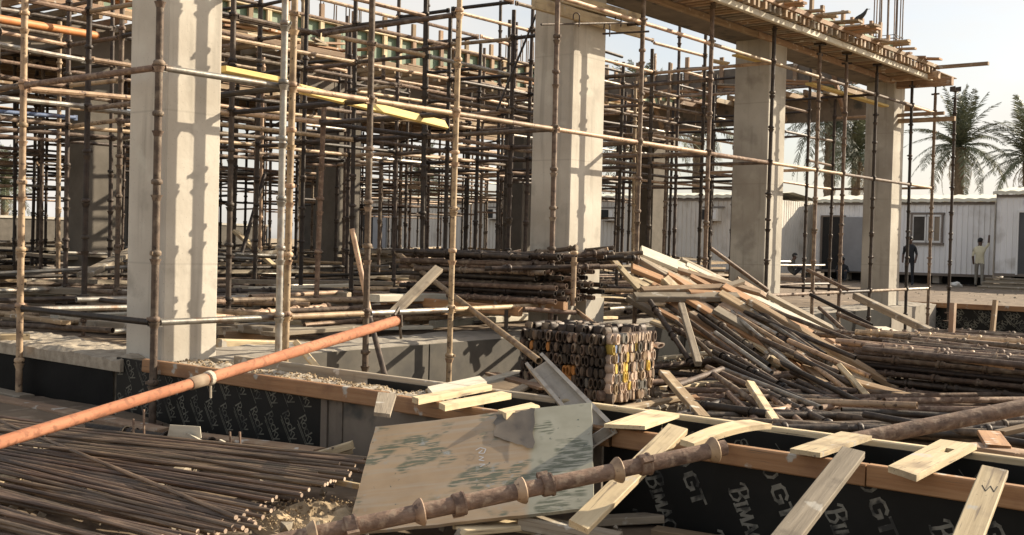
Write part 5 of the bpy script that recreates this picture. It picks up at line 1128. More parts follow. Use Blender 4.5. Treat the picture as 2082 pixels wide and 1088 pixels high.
pipe('brace_tube', P(1065, 628, v=7.3), P(1170, 636, v=7.05), .026, 'brown_pipe', 'reddish tube end sticking out under the platform stack', 'pipe')
board('loose_board', P(1175, 523, v=7.7), P(1236, 506, v=7.4), .10, .04, 'brown_wood', 'brown board thrown on top of the tube stack by the second column')
pipe('brace_tube', P(985, 512, v=8.6), P(1045, 520, v=8.2), .022, 'dark_rust', 'dark tube tip above the left of the platform stack', 'pipe')
e = empty('steel_plate', P(1050, 524, v=7.9)); e.rotation_euler = (R_(20), R_(-14), R_(-45)); tag(e, 'small pale plate with a bolt hole on top of the tube stack', 'plate')
b = MB(); b.box((0, 0, 0), (.13, .012, .17)); child('plate', b.mesh('plate', MT['cup_pink']), e); b = MB(); b.lathe([(-.009, .012), (.009, .012)], 8, Matrix.Rotation(R_(90), 4, 'Z')); child('bolt_hole', b.mesh('bolt_hole', MT['dark_in']), e)
for (x, y0, y1, lb) in ((1130, 640, 690, 'short post below the tube stack, left of the lit pedestal'), (1030, 622, 660, 'short post below the tube stack, out to the left')):
    a = P(x, y0, v=7.45); pipe('post_stub', (a.x, a.y, .5), a, .022, 'dark_rust', lb, 'pipe')
b = MB(); b.box((10.72, 7.50, .60), (.36, .14, .50)); b.box((10.72, 7.50, .87), (.30, .10, .04)); tag(link('concrete_pedestal', b.mesh('concrete_pedestal', MT['concrete'])), 'sunlit concrete pedestal under the tube stack', 'pedestal')

# ------------------------------------------------------------------ lumber heap
LH = 'lumber slid down into the heap between the second and third columns'
def lb(p0, p1, wd, th, mat, label, name='plank', cat='plank', up=(-.3, -.4, 1), **k): return board(name, p0, p1, wd, th, mat, label, cat, LH, up=up, **k)
lb(P(1303, 511, d=14.2), P(1575, 636, d=14.4), .26, .05, 'white_wood', 'broad pale panel lying highest on the lumber heap, upper half', bow=.03)
lb(P(1395, 540, d=14.35), P(1752, 712, d=14.2), .12, .06, 'white_wood', 'long whitish plank running to the foot of the lumber heap')
lb(P(1300, 528, d=14.0), P(1560, 650, d=14.1), .10, .05, 'grey_wood', 'grey plank under the broad pale panel')
lb(P(1300, 540, d=13.9), P(1600, 680, d=13.8), .14, .05, 'black_ply', 'black filmed strip in the lumber heap')
lb(P(1465, 606, d=13.7), P(1735, 716, d=13.8), .12, .09, 'orange_timber', 'bright orange timber in the lumber heap, above the others')
lb(P(1440, 612, d=13.4), P(1690, 722, d=13.5), .10, .07, 'pine', 'pale brown timber just below the bright orange one')
lb(P(1400, 612, d=13.3), P(1660, 740, d=13.2), .16, .04, 'brown_wood', 'brown plank in the middle of the lumber heap')
lb(P(1358, 606, d=13.0), P(1503, 728, d=12.1), .15, .045, 'orange_timber', 'steep orange plank propped from the platform edge down to the pit')
lb(P(1285, 545, d=13.5), P(1470, 620, d=13.6), .15, .06, 'orange_timber', 'orange timber at the top left of the lumber heap')
lb(P(1270, 560, d=13.4), P(1345, 600, d=13.3), .12, .05, 'pine', 'short pale timber at the top left of the lumber heap')
lb(P(1240, 522, d=13.3), P(1300, 588, d=13.0), .08, .04, 'pine', 'thin pale stick at the left of the lumber heap')
lb(P(1305, 590, d=12.8), P(1470, 584, d=13.2), .10, .05, 'brown_wood', 'brown timber lying flat across the platform edge')
lb(P(1290, 604, d=12.7), P(1500, 604, d=13.0), .12, .07, 'grey_wood', 'thick grey timber lying flat across the platform edge')
lb(P(1400, 598, d=12.9), P(1484, 602, d=13.1), .09, .09, 'orange_timber', 'short orange timber lying on the thick grey one')
lb(P(1455, 590, d=13.2), P(1510, 572, d=13.5), .07, .05, 'grey_wood', 'short grey stick crossing the whitish planks')
lb(P(1560, 600, d=14.6), P(1732, 690, d=14.6), .10, .06, 'grey_wood', 'grey plank at the back edge of the lumber heap')
lb(P(1500, 570, d=14.8), P(1560, 605, d=14.9), .16, .05, 'brown_wood', 'short brown plank before the third column foot')
lb(P(1385, 528, d=14.6), P(1500, 585, d=14.8), .07, .06, 'grey_wood', 'thin grey plank behind the broad pale panel')
lb(P(1740, 602, d=15.6), P(1925, 690, d=13.6), .10, .09, 'grey_wood', 'single weathered timber slanting down right of the end column foot', name='timber', cat='timber')
lb(P(1590, 700, d=12.6), P(1695, 800, d=11.5), .10, .06, 'brown_wood', 'brown plank slanting left of the leaning pale edged board')
lb(P(1350, 758, d=10.4), P(1432, 852, d=8.6), .10, .05, 'brown_wood', 'short brown plank leaning right of the coupler bundle')
lb(P(1710, 750, d=11.2), P(1802, 850, d=9.6), .12, .05, 'pine', 'pale edged board leaning in the middle of the right tube heap', up=(.7, -.2, .4))
lb(P(1700, 770, d=11.0), P(1908, 826, d=9.9), .12, .07, 'brown_wood', 'thick brown timber lying on the right tube heap')
lb(P(1525, 780, d=9.8), P(1590, 880, d=8.0), .075, .05, 'pine', 'pale stick standing between the boards over the form')
# ledgers and tubes sliding with the lumber
RT_ = 'tubes tangled in the pit heap'
tl = ['rusty tube on the lumber heap running down from the platform, %s']
for k, (x0, y0, d0, x1, y1, d1, mt, lbl) in enumerate([
    (1400, 612, 13.0, 1585, 700, 12.6, 'galv', 'greyish tube below the lumber heap ending at the dark clamp'),
    (1470, 655, 12.8, 1600, 745, 12.2, 'dark_rust', 'dark tube crossing below the dark clamp'),
    (1600, 700, 12.4, 1690, 740, 11.8, 'galv', 'silvery tube leading from the dark clamp to the right'),
    (1590, 708, 12.3, 1500, 760, 11.6, 'rust', 'rusty bar running down left from the dark clamp'),
    (1480, 660, 12.6, 1540, 735, 11.8, 'rust', 'rusty tube dropping through the middle of the heap'),
    (1445, 505, 15.0, 1560, 590, 15.4, 'rust', 'rusty tube leaning before the foot of the third column'),
    (1320, 610, 12.6, 1410, 745, 11.6, 'dark_rust', 'dark tube dropping from the platform edge right of the coupler bundle'),
    (1385, 620, 12.4, 1420, 740, 11.4, 'grey_wood', 'grey post leaning under the platform edge'),
    (1650, 600, 16.0, 1770, 660, 15.2, 'dark_rust', 'dark tube lying left of the end column foot'),
    (1665, 625, 15.6, 1725, 680, 14.4, 'rust', 'thin tube lying before the end column foot'),
    (1725, 590, 16.8, 1640, 548, 17.4, 'brown_pipe', 'reddish rod leaning up right of the third column'),
    (1705, 640, 14.8, 1780, 670, 14.4, 'rust', 'rusty tube pair lying before the end column'),
    (1540, 790, 10.2, 1760, 900, 7.9, 'dark_rust', 'thick dark sleeve tube running down to the board over the form'),
    (1450, 760, 10.6, 1640, 890, 8.2, 'rust', 'reddish tube running down beside the thick dark sleeve'),
    (1560, 800, 10.0, 1680, 905, 7.9, 'brown_pipe', 'reddish bar left of the thick dark sleeve'),
    (1480, 800, 9.8, 1570, 885, 8.0, 'brown_pipe', 'reddish bar beside the pale standing stick'),
    (1360, 790, 10.0, 1470, 750, 10.8, 'rust', 'rusty tube reaching right from the coupler bundle'),
    (1400, 820, 9.2, 1560, 842, 8.6, 'dark_rust', 'dark sleeve tube lying behind the bowed board'),
    (1440, 748, 11.0, 1560, 800, 9.9, 'rust', 'rusty tube behind the short brown plank')]):
    if mt == 'grey_wood': board('post', P(x0, y0, d=d0), P(x1, y1, d=d1), .07, .06, mt, lbl, 'post')
    else: pile_tube(P(x0, y0, d=d0), P(x1, y1, d=d1), mt, lbl, RT_, k in (2, 12, 17, 6), .034 if k in (12, 17) else .0275)
e = empty('swivel_clamp', P(1590, 705, d=12.2)); tag(e, 'dark swivel clamp joining tubes in the middle of the pit heap', 'clamp')
for rz in (0, 1.2):
    b = MB(); b.lathe([(-.07, .05), (-.065, .065), (.065, .065), (.07, .05)], 10, Matrix.Rotation(rz, 4, 'Z') @ Matrix.Translation((0, 0, .05 if rz else -.05))); b.box((.0, .085, .05 if rz else -.05), (.05, .05, .03)); child('half_shell', b.mesh('half_shell', MT['dark_rust']), e)
rh = random.Random(77)
LBL = dict(brown_wood='brown', grey_wood='grey', pine='pale', white_wood='whitish', orange_timber='orange')
for k in range(46):           # boards buried in the slide, all running down the same way
    t = rh.random(); x0 = 1300 + 190 * t + rh.gauss(0, 25); y0 = 560 + 70 * t + rh.gauss(0, 26); L = rh.uniform(150, 320); sl_ = .56 + rh.gauss(0, .16)
    d0 = 13.5 - .010 * (y0 - 560) + rh.uniform(-.2, .3); mt = rh.choice(('brown_wood', 'brown_wood', 'grey_wood', 'orange_timber', 'pine', 'orange_timber'))
    y1 = min(790, y0 + L * sl_); d1 = d0 - .010 * max(0, y1 - 690)
    q1 = P(x0 + L, y1, d=d1)
    if q1.z < .04: q1.z = .04 + .1 * rh.random()
    lb(P(x0, y0, d=d0), q1, rh.choice((.07, .09, .10, .14)), rh.choice((.03, .05, .07)), mt, '%s weathered board buried in the lumber slide' % LBL[mt], chip=.015)
for k in range(40):
    x0 = rh.uniform(1340, 1640); y0 = rh.uniform(600, 790); L = rh.uniform(110, 240); sl_ = rh.choice((.55, .62, .7, .45, .85)) + rh.gauss(0, .08); d0 = 13.2 - .014 * (y0 - 600)
    p = P(x0, y0, d=d0); q = P(x0 + L, min(830, y0 + L * sl_), d=d0 - .012 * L * max(0, sl_))
    for w_ in (p, q): w_.z = max(w_.z, .05)
    if min(p.x, q.x) < 5.85 or (x0 < 1450 and y0 > 660): continue
    pile_tube(p, q, rh.choice(('rust', 'rust', 'tan_pipe', 'dark_rust', 'galv')), 'thin {c} {k} tube sliding down among the lumber between the second and third columns', 'tubes sliding down among the lumber', rh.random() < .2, .0255)
# ------------------------------------------------------------------ low tube stack at right
RS = 'scaffold tubes in the low stack at the right'
for r in range(8):
    for c in range(9):
        u = 11.35 + c * .125 + r * .055 + rt.gauss(0, .012); z = .04 + r * .068 + rt.gauss(0, .008)
        if c > 8 - r // 3 or (c > 2 and r < 5): continue
        y1 = 5.0 + rt.uniform(-.5, .35) - .12 * (r < 2); mt = rt.choice(('dark_rust', 'dark_rust', 'rust', 'rust')) if r < 6 else rt.choice(('rust', 'brown_pipe', 'rust', 'tan_pipe'))
        pile_tube((u + .10 * rt.random(), y1 - rt.choice((2.6, 3.0, 3.2)), z + rt.gauss(0, .01)), (u + .28, y1, z), mt, '%s scaffold tube in the %s layer of the low stack behind the upright stakes' % (CW[mt], ORD[r]), RS, rt.random() < .75)
for k in range(26):
    x0 = rt.uniform(1690, 1960); y0 = rt.uniform(672, 722); L = rt.uniform(1.2, 2.6); a = P(x0, y0, z=.62 - (y0 - 672) * .001); th = R_(-90 + rt.gauss(6, 9))
    pile_tube(a, a + Vector((math.cos(th) * L * .6, math.sin(th) * L, rt.gauss(-.02, .04))), rt.choice(('rust', 'brown_pipe', 'tan_pipe', 'rust')), '{c} {k} tube strewn on top of the low stack at the right', 'tubes strewn over the low stack', rt.random() < .6)
board('stake', P(1928, 815, v=3.9), P(1938, 616, v=3.9), .09, .05, 'brown_wood', 'upright timber stake in front of the low tube stack', 'stake', 'upright stakes at the low tube stack', up=(0, 1, 0))
board('stake', P(2014, 712, v=4.3), P(2024, 611, v=4.3), .09, .05, 'brown_wood', 'upright timber stake behind the low tube stack, near the right edge', 'stake', 'upright stakes at the low tube stack', up=(0, 1, 0))
for k in range(5):
    a = P(2035 + 12 * (k % 3), 706 + 9 * (k // 3), v=3.6); pipe('tube_end', a, a + Vector((.9, -.55, 0)), .04, rt.choice(('tan_pipe', 'dark_rust')), 'short wide tube lying end on behind the low stack', 'pipe', 'short wide tubes at the right', n=12)
board('ground_board', P(1945, 683, d=14.0), P(2062, 690, d=13.2), .16, .03, 'pine', 'pale board on the ground before the far dark beam', group='boards strewn in the pit')
board('ground_board', P(1780, 665, d=15.5), P(1822, 680, d=14.8), .3, .02, 'white_wood', 'small whitish sheet on the ground before the end column', group='boards strewn in the pit')
# nearer loose tubes in the right of the pit
for k in range(44):
    x0 = rt.uniform(1660, 2040); y0 = rt.uniform(800, 915); a = P(x0, y0, z=.05 + .17 * rt.random()); L = rt.uniform(1.4, 2.6); th = R_(rt.gauss(-62, 16))
    q = a + Vector((math.cos(th) * L / 2, math.sin(th) * L / 2, rt.gauss(0, .03))); p = a - Vector((math.cos(th) * L / 2, math.sin(th) * L / 2, rt.gauss(0, .03)))
    if min(p.x, q.x) < 5.80: s_ = 5.80 - min(p.x, q.x); p.x += s_; q.x += s_
    pile_tube(p, q, rt.choice(('rust', 'dark_rust', 'brown_pipe', 'dark_rust', 'rust')), '{c} {k} tube lying loose in the pit right behind the open form', 'loose tubes behind the open form', rt.random() < .35)
for k in range(40):
    x0 = rt.uniform(1360, 1720); y0 = rt.uniform(735, 850); a = P(x0, y0, z=.05 + .13 * rt.random()); L = rt.uniform(.9, 2.2); th = R_(rt.gauss(-30, 35))
    q = a + Vector((math.cos(th) * L / 2, math.sin(th) * L / 2, rt.gauss(0, .05))); p = a - Vector((math.cos(th) * L / 2, math.sin(th) * L / 2, 0))
    if min(p.x, q.x) < 5.80: s_ = 5.80 - min(p.x, q.x); p.x += s_; q.x += s_
    pile_tube(p, q, rt.choice(('rust', 'dark_rust', 'brown_pipe', 'dark_rust', 'tan_pipe')), '{c} {k} tube tangled between the coupler bundle and the low stack', 'tubes tangled beside the coupler bundle', rt.random() < .4)
a, c = P(1700, 906, z=.56), P(2110, 818, z=.78)
pipe('brown_tube', P(1690, 905, d=6.3), P(2100, 824, d=6.6), .047, 'brown_pipe', 'long plain brown tube resting on a board at the right edge', 'pipe', n=16)
for (x0, y0, x1, y1, mt, l_) in [(1500, 770, 1350, 790, 'pine', 'pale splinter board right of the coupler bundle'), (1340, 745, 1500, 735, 'white_wood', 'whitish board lying behind the coupler bundle, the nearer'), (1345, 728, 1520, 708, 'white_wood', 'whitish board lying behind the coupler bundle, the farther'), (1440, 715, 1580, 700, 'pine', 'pale sheet under the dark clamp'), (1350, 815, 1420, 808, 'orange_timber', 'small orange offcut by the coupler bundle'),
        (1230, 838, 1400, 806, 'brown_wood', 'brown batten in front of the coupler bundle'), (1000, 760, 1110, 790, 'brown_wood', 'dark batten left of the channel beam'), (930, 790, 1060, 756, 'white_wood', 'whitish board left of the channel beam, farther'), (1040, 800, 1100, 770, 'grey_wood', 'grey batten left of the channel beam, nearer'),
        (1960, 905, 2090, 925, 'brown_wood', 'brown plank behind the notched board at the right edge'), (2010, 880, 2030, 910, 'orange_timber', 'small pointed offcut behind the notched board'), (2035, 880, 2090, 868, 'brown_wood', 'brown batten at the right edge'), (1830, 690, 1990, 700, 'tan_pipe', 'tan board on the low stack')]:
    zz = .12 if y0 < 850 else .30
    board('pit_board', P(x0, y0, z=zz), P(x1, y1, z=zz + .04), rt.choice((.1, .14, .2)), .03, mt, l_, 'board', 'boards strewn in the pit', chip=.02)
# low rubble around
pts = []
for i in range(1500):
    x0 = rt.uniform(1300, 1760); y0 = rt.uniform(700, 850); p = P(x0, y0, z=.02); pts.append(p)
scatter('pit_rubble', pts, .01, .07, 'rubble', 8)
pts = []
for i in range(2200):
    x_, y_ = rt.uniform(PF + .06, 5.58), rt.uniform(4.8, 8.0); pts.append(Vector((x_, y_, .44 + .035 * (noise.noise((x_ * 4, y_ * 4, 1)) + .6 * noise.noise((x_ * 13, y_ * 13, 4))))))
scatter('beam_top_rubble', pts, .004, .020, 'crumb', 12)
pts = [Vector((rt.uniform(-3, 4.9), rt.uniform(2.5, 8), .04)) for i in range(900)] + [Vector((rt.uniform(23.6, 39), rt.uniform(2, 18), .29)) for i in range(500)]
scatter('ground_stones', pts, .008, .05, 'rubble', 13)

# struts and loose timbers by the beam, left of the bundle
pipe('brace_tube', P(806, 513, d=14.5), P(1096, 734, d=9.4), .030, 'tan_pipe', 'long weathered pole slanting down to the coupler bundle', 'pole')
pipe('brace_tube', P(1172, 632, d=12.5), P(1256, 695, d=10.6), .024, 'tan_pipe', 'thin tube leaning on the top corner of the coupler bundle', 'pipe')
board('prop_plank', P(892, 546, d=11.6), P(792, 645, d=11.0), .10, .05, 'grey_wood', 'weathered plank leaning up left of the tube stack', 'plank', up=(-.5, -.5, .6))
board('prop_plank', P(604, 700, d=9.6), P(668, 775, d=8.9), .08, .05, 'pine', 'short pale batten leaning in the trench below the orange prop', 'plank', up=(.6, -.5, .5))
board('prop_plank', P(478, 470, d=17.5), P(556, 540, d=17), .10, .05, 'pine', 'pale plank leaning right of the near column, far back', 'plank')
board('prop_plank', P(170, 560, d=13), P(290, 500, d=15), .16, .06, 'grey_wood', 'grey plank leaning left of the near column', 'plank')

# ------------------------------------------------------------------ clutter on the backfilled floor: tubes and timbers laid along the building
FC = 'tubes and timbers laid out on the floor behind the front columns'
rf = random.Random(31)
def clear(u, v, m=.12): return not any(a - m < u < b_ + m and c_ - m < v < d + m for a, b_, c_, d, _ in COLS)
for k in range(230):
    v = 8.7 + 7.2 * rf.random() ** 1.4; u = rf.uniform(5.8, 17); L = rf.uniform(1.2, 3.0); th = rf.gauss(0, .16) if rf.random() < .7 else R_(90) + rf.gauss(0, .3); z = .50 + rf.random() ** 2 * .34
    p = Vector((u, v, z)); q = p + Vector((math.cos(th) * L, math.sin(th) * L, rf.gauss(0, .04)))
    if not (inview(p) or inview(q)): continue
    if not all(clear(*p.lerp(q, t_ / 6).xy) for t_ in range(7)): continue
    if q.y < 8.5 or q.y > 16.0: continue
    if rf.random() < .55: m_ = rf.choice(('tan_pipe', 'galv', 'rust', 'dark_rust', 'tan_pipe')); pile_tube(p, q, m_, '%s tube lying %s in the clutter behind the front columns' % (CW[m_], 'crosswise' if abs(math.sin(th)) > .7 else 'lengthwise'), FC, rf.random() < .25)
    else:
        m_ = rf.choice(('brown_wood', 'grey_wood', 'pine', 'grey_wood', 'white_wood'))
        board('floor_timber', p, q, rf.choice((.1, .12, .2)), rf.choice((.04, .08)), m_, '%s timber lying %s in the clutter behind the front columns' % (LBL[m_], 'crosswise' if abs(math.sin(th)) > .7 else 'lengthwise'), 'timber', FC, seg=1)
b = MB()
for k in range(1300):
    v = rf.uniform(12, 27); u = rf.uniform(3, 27); L = rf.uniform(.8, 3.0); th = rf.gauss(0, .3) if rf.random() < .6 else R_(90) + rf.gauss(0, .3); z = .48 + rf.random() ** 2 * .75
    p = Vector((u, v, z)); q = p + Vector((math.cos(th) * L, math.sin(th) * L, rf.gauss(0, .05)))
    if rf.random() < .5: b.tube(p, q, .027, 6, False, mi=rf.choice((0, 0, 1, 2)))
    else: b.bar(p, q, rf.choice((.1, .15, .25)), .05, mi=rf.choice((3, 4, 4)))
tag(link('deep_floor_clutter', b.mesh('deep_floor_clutter', MT['dark_rust'], MT['tan_pipe'], MT['galv'], MT['brown_wood'], MT['grey_wood'])), kind='stuff')
for k, (x0, y0, x1, y1, v, mt, l_) in enumerate([(445, 700, 690, 706, 8.6, 'pine', 'long pale timber on the floor right of the near column, nearest'), (450, 682, 640, 690, 9.3, 'brown_wood', 'brown timber on the floor right of the near column, second'), (515, 668, 700, 672, 9.9, 'grey_wood', 'grey timber on the floor right of the near column, third'), (780, 612, 925, 622, 9.2, 'orange_timber', 'orange timber left of the tube stack'), (0, 690, 60, 688, 10.0, 'pine', 'pale timber ends at the left edge of the floor')]):
    board('floor_timber', P(x0, y0, v=v), P(x1, y1, v=v - .1), .10, .10, mt, l_, 'timber', 'timbers on the floor behind the beam')

# ------------------------------------------------------------------ palms
def frond_mesh(L, droop, seed, mat, n=24, lw=.027, ll=.50):
    r = random.Random(seed); b = MB(); pts = []
    for i in range(n + 1):
        t = i / n; pts.append(Vector((L * (t - .12 * droop * t * t), 0, L * (.30 * t - droop * .62 * t * t))))
    for i in range(n): b.tube(pts[i], pts[i + 1], .022 * (1 - .8 * i / n), 4)
    for i in range(2, n + 1):
        t = i / n; d = (pts[i] - pts[i - 1]).normalized()
        for s in (-1, 1):
            for h in ((0, .5) if i % 3 else (0,)):
                p = pts[i - 1].lerp(pts[i], h); l = ll * (math.sin(math.pi * min(1, t * .85 + .12)) ** .6) * r.uniform(.75, 1.1)
                o = (Vector((0, s, 0)) * .80 + d * .62 + Vector((0, 0, r.uniform(-.42, .15)))).normalized()
                m = p + o * l * .55; e = p + o * l + Vector((0, 0, -l * .14)); w_ = d * lw
                b.add([tuple(p - w_ * .6), tuple(p + w_ * .6), tuple(m + w_), tuple(m - w_), tuple(e)], [(0, 1, 2, 3), (3, 2, 4)])
    return b.mesh('frond', MT[mat])
FRM = [frond_mesh(3.0, dr, 60 + i, 'frond') for i, dr in enumerate((.35, .75, 1.15, 1.6))]
DRY = [frond_mesh(2.3, 2.0, 80, 'dry_frond', 18, .02, .3), frond_mesh(2.5, 1.7, 81, 'dry_frond', 18, .02, .3)]
def palm(x, y, d, s, label, seed, base=None):
    r = random.Random(seed); top = P(x, y, d=d); e = empty('date_palm', (top.x, top.y, .28)); tag(e, label, 'palm tree', 'date palms behind the cabins')
    H_ = top.z - .28; b = MB(); prof = []
    for i in range(40): z = H_ * i / 39; prof.append((z, (.26 - .05 * i / 39 + .05 * (i % 2) + .06 * max(0, (i - 32) / 7)) * s))
    b.lathe(prof, 10, ROTX2Z); child('trunk', b.mesh('trunk', MT['trunk']), e)
    n = 50
    for k in range(n):
        t = k / n; az = k * 2.39996 + r.uniform(-.2, .2); el = 1.40 - 1.75 * t ** 1.1 + r.gauss(0, .08); q = min(3, int(t * 3.4 + r.uniform(-.2, .4)))
        child('frond', FRM[max(0, q)], e, mat=Matrix.Translation((0, 0, H_ - .1 + .25 * (1 - t) * s)) @ Matrix.Rotation(az, 4, 'Z') @ Matrix.Rotation(-el + .1, 4, 'Y') @ Matrix.Scale(s * r.uniform(.82, 1.12), 4))
    for k in range(7): child('dry_frond', DRY[k % 2], e, mat=Matrix.Translation((0, 0, H_ - .25)) @ Matrix.Rotation(k * 1.1 + r.random(), 4, 'Z') @ Matrix.Rotation(.6 + r.random() * .3, 4, 'Y') @ Matrix.Scale(s, 4))
palm(1952, 300, 56, 1.0, 'full date palm standing clear above the white cabin', 1)
palm(2092, 322, 54, 1.0, 'date palm cut by the right edge of the picture', 2)
palm(1742, 318, 60, .95, 'small bushy date palm between the third and end columns', 3)
palm(1690, 245, 60, 1.15, 'tall date palm just right of the third column', 4)
palm(1300, 275, 54, 1.15, 'date palm seen through the scaffold right of the second column', 5)
palm(1420, 250, 64, 1.0, 'date palm seen through the scaffold left of the third column', 6)
palm(10, 380, 70, .9, 'date palm far behind the left side of the scaffold', 7)
palm(860, 380, 58, .8, 'low date palm behind the cabins left of the second column', 8)

# ------------------------------------------------------------------ people and bird
def figure(name, loc, rz, joints, edges, radii, zones, label, scale=1.0):
    """one continuous skin-modifier body; zones: function(point) -> material slot"""
    me = bpy.data.meshes.new(name); me.from_pydata(joints, edges, []); o = bpy.data.objects.new(name, me); COL.objects.link(o)
    sk = o.modifiers.new('skin', 'SKIN'); sb = o.modifiers.new('sub', 'SUBSURF'); sb.levels = 2; sb.render_levels = 2
    lay = me.skin_vertices[0].data
    for i, r in enumerate(radii): lay[i].radius = r if isinstance(r, tuple) else (r, r); lay[i].use_root = (i == 0)
    dg = bpy.context.evaluated_depsgraph_get(); m2 = bpy.data.meshes.new_from_object(o.evaluated_get(dg)); bpy.data.objects.remove(o)
    mats = ['skin', *zones[0]]
    for m in mats: m2.materials.append(MT[m])
    for p in m2.polygons: p.use_smooth = True; p.material_index = zones[1](p.center)
    o = link(name, m2); o.location = loc; o.rotation_euler = (0, 0, rz); o.scale = (scale,) * 3; tag(o, label, 'person'); return o
def hair_cap(par, c, r):
    bm = bmesh.new(); bmesh.ops.create_uvsphere(bm, u_segments=14, v_segments=10, radius=r)
    for vx in bm.verts: vx.co.z *= 1.02; vx.co.x *= 1.1
    bmesh.ops.delete(bm, geom=[vx for vx in bm.verts if vx.co.z < -.02 and vx.co.x > -.03 or vx.co.z < -.06], context='VERTS')
    me = bpy.data.meshes.new('hair'); bm.to_mesh(me); bm.free(); me.materials.append(MT['hair'])
    for p in me.polygons: p.use_smooth = True
    child('hair', me, par, loc=c)
def standing(loc, rz, label, shirt, pants, raise_arm=False, step=.06, shirt_low=.86, scale=1.0):
    # x forward, y left
    J = [(0, 0, .95), (0, 0, 1.08), (-.01, 0, 1.25), (-.01, 0, 1.42), (0, 0, 1.50), (.02, 0, 1.60), (.025, 0, 1.70),        # 0-6 pelvis..head
         (0, .10, .90), (step, .11, .50), (step - .03, .12, .09), (step + .12, .13, .04),                                       # 7-10 left leg
         (0, -.10, .90), (-step, -.11, .50), (-step - .05, -.12, .09), (-step + .10, -.13, .04),                                # 11-14 right leg
         (-.01, .17, 1.40), (-.04, .23, 1.13), (.08, .22, .90), (.12, .21, .82),                                                # 15-18 left arm
         (-.01, -.17, 1.40)]
    J += [(.10, -.27, 1.56), (.20, -.27, 1.82), (.23, -.27, 1.91)] if raise_arm else [(-.03, -.24, 1.13), (.06, -.23, .90), (.10, -.22, .82)]
    E = [(0, 1), (1, 2), (2, 3), (3, 4), (4, 5), (5, 6), (0, 7), (7, 8), (8, 9), (9, 10), (0, 11), (11, 12), (12, 13), (13, 14), (3, 15), (15, 16), (16, 17), (17, 18), (3, 19), (19, 20), (20, 21), (21, 22)]
    Rr = [(.13, .16), (.12, .15), (.13, .17), (.10, .15), .058, .085, .075, .085, .065, .045, .035, .085, .065, .045, .035, .062, .046, .036, .034, .062, .046, .036, .034]
    def zone(p):
        if p.z > 1.50 and abs(p.y) < .14: return 0
        arm = abs(p.y) > .165
        if raise_arm and p.y < -.2 and p.z > 1.62: return 0
        if arm and p.z < 1.12: return 0
        if p.z > shirt_low: return 1
        return 3 if p.z < .08 else 2
    o = figure('person', loc, rz, J, E, Rr, ([shirt, pants, 'dark_cloth'], zone), label, scale); hair_cap(o, (.015, 0, 1.70), .098); 
    for s in (-1, 1):
        bm = bmesh.new(); bmesh.ops.create_icosphere(bm, subdivisions=1, radius=.02); me = bpy.data.meshes.new('ear'); bm.to_mesh(me); bm.free(); me.materials.append(MT['skin']); child('ear', me, o, loc=(.02, .088 * s, 1.64))
    b = MB(); b.lathe([(.0, .016), (.03, .008)], 6); me = b.mesh('nose', MT['skin']); child('nose', me, o, loc=(.10, 0, 1.63))
    return o
def gz(x, y): p = P(x, y, z=.28); return p
fw = math.atan2(-.37 + .2, 1.0)
q = gz(1990, 584); standing(q, R_(10), 'man in a cream shirt and grey trousers with one arm raised against the white cabin', 'cream', 'grey_cloth', True, .10)
q = gz(1848, 581); standing(q, R_(185), 'man in dark clothes standing beside the end column', 'dark_cloth', 'dark_cloth', False, .03)
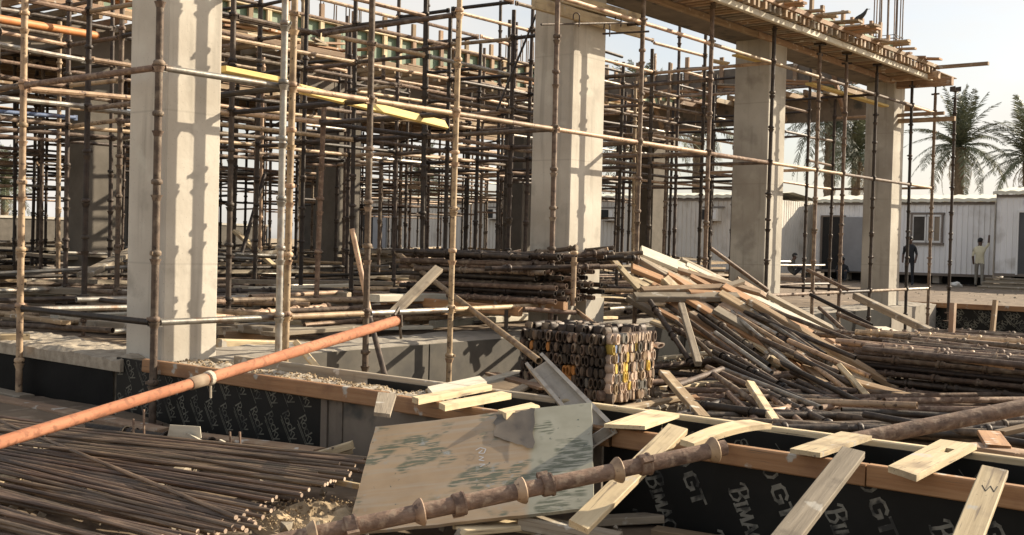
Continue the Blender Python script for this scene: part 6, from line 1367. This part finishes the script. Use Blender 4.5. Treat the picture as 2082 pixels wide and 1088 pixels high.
def seated(loc, rz, label, shirt, pants):
    J = [(0, 0, .12), (-.02, 0, .28), (.02, 0, .45), (.05, 0, .58), (.08, 0, .66), (.12, 0, .75), (.13, 0, .84),
         (.12, .11, .14), (.42, .14, .42), (.50, .13, .06), (.60, .13, .03), (.12, -.11, .14), (.42, -.14, .42), (.50, -.13, .06), (.60, -.13, .03),
         (.05, .17, .56), (.14, .24, .36), (.34, .16, .40), (.40, .12, .42), (.05, -.17, .56), (.14, -.24, .36), (.34, -.16, .40), (.40, -.12, .42)]
    E = [(0, 1), (1, 2), (2, 3), (3, 4), (4, 5), (5, 6), (0, 7), (7, 8), (8, 9), (9, 10), (0, 11), (11, 12), (12, 13), (13, 14), (3, 15), (15, 16), (16, 17), (17, 18), (3, 19), (19, 20), (20, 21), (21, 22)]
    Rr = [(.13, .16), (.13, .15), (.13, .17), (.10, .14), .055, .085, .075, .085, .065, .045, .035, .085, .065, .045, .035, .06, .046, .036, .034, .06, .046, .036, .034]
    def zone(p):
        if p.z > .66: return 0
        if p.x > .27 and p.z > .34 and abs(p.y) < .2 and p.x < .5 and p.z > .39: return 0
        if p.x > .16 and p.z < .5: return 2
        return 1 if p.z > .1 else 2
    o = figure('person', loc, rz, J, E, Rr, ([shirt, pants], zone), label); hair_cap(o, (.125, 0, .845), .098)
    b = MB(); b.lathe([(.0, .016), (.03, .008)], 6); child('nose', b.mesh('nose', MT['skin']), o, loc=(.205, 0, .775)); return o
q = P(1608, 561, u=40.6); seated((q.x, q.y, .42), R_(-70), 'man in olive clothes sitting against the sunlit cabin end', 'olive_cloth', 'dark_cloth')
b = MB(); b.box((0, 0, .07), (1.0, 2.4, .14)); o = link('low_platform', b.mesh('low_platform', MT['brown_wood'])); o.location = (q.x, q.y - .3, .28); tag(o, 'low timber platform the seated man sits on', 'platform')
q = P(1712, 572, u=42.6); seated((q.x, q.y, .30), R_(200), 'man in black crouching below the cabin wall left of the end column', 'dark_cloth', 'dark_cloth')
q = gz(1945, 584); bm = bmesh.new(); bmesh.ops.create_icosphere(bm, subdivisions=2, radius=.2)
for vx in bm.verts: vx.co *= 1 + .5 * noise.noise(vx.co * 6); vx.co.z *= .6
me = bpy.data.meshes.new('bag'); bm.to_mesh(me); bm.free(); me.materials.append(MT['white_bag']); tag(link('plastic_bag', me, None, Matrix.Translation((q.x, q.y, .36))), 'white crumpled bag on the ground left of the man in cream', 'bag')
# bird
bp = P(1746, 48, v=6.95)
J = [(0, 0, .0), (.06, 0, .03), (.12, 0, .09), (.155, 0, .155), (.175, 0, .185), (-.10, 0, -.06), (-.20, 0, -.13), (.195, 0, .18)]
bird = figure('bird', bp + Vector((0, 0, .09)), R_(-75), J, [(0, 1), (1, 2), (2, 3), (3, 4), (0, 5), (5, 6), (4, 7)], [.062, .060, .045, .028, .030, .035, .014, .012], (['feather'], lambda p: 1), 'dark bird perched on the end of an overhanging deck board', .68); bird['category'] = 'bird'
for s in (-1, 1): b = MB(); b.tube((.01, .02 * s, -.04), (.01, .02 * s, -.10), .006, 5); child('leg', b.mesh('leg', MT['feather']), bird)
b = MB(); b.lathe([(0, .010), (.05, .001)], 6); child('beak', b.mesh('beak', MT['dark_in']), bird, loc=(.20, 0, .18))
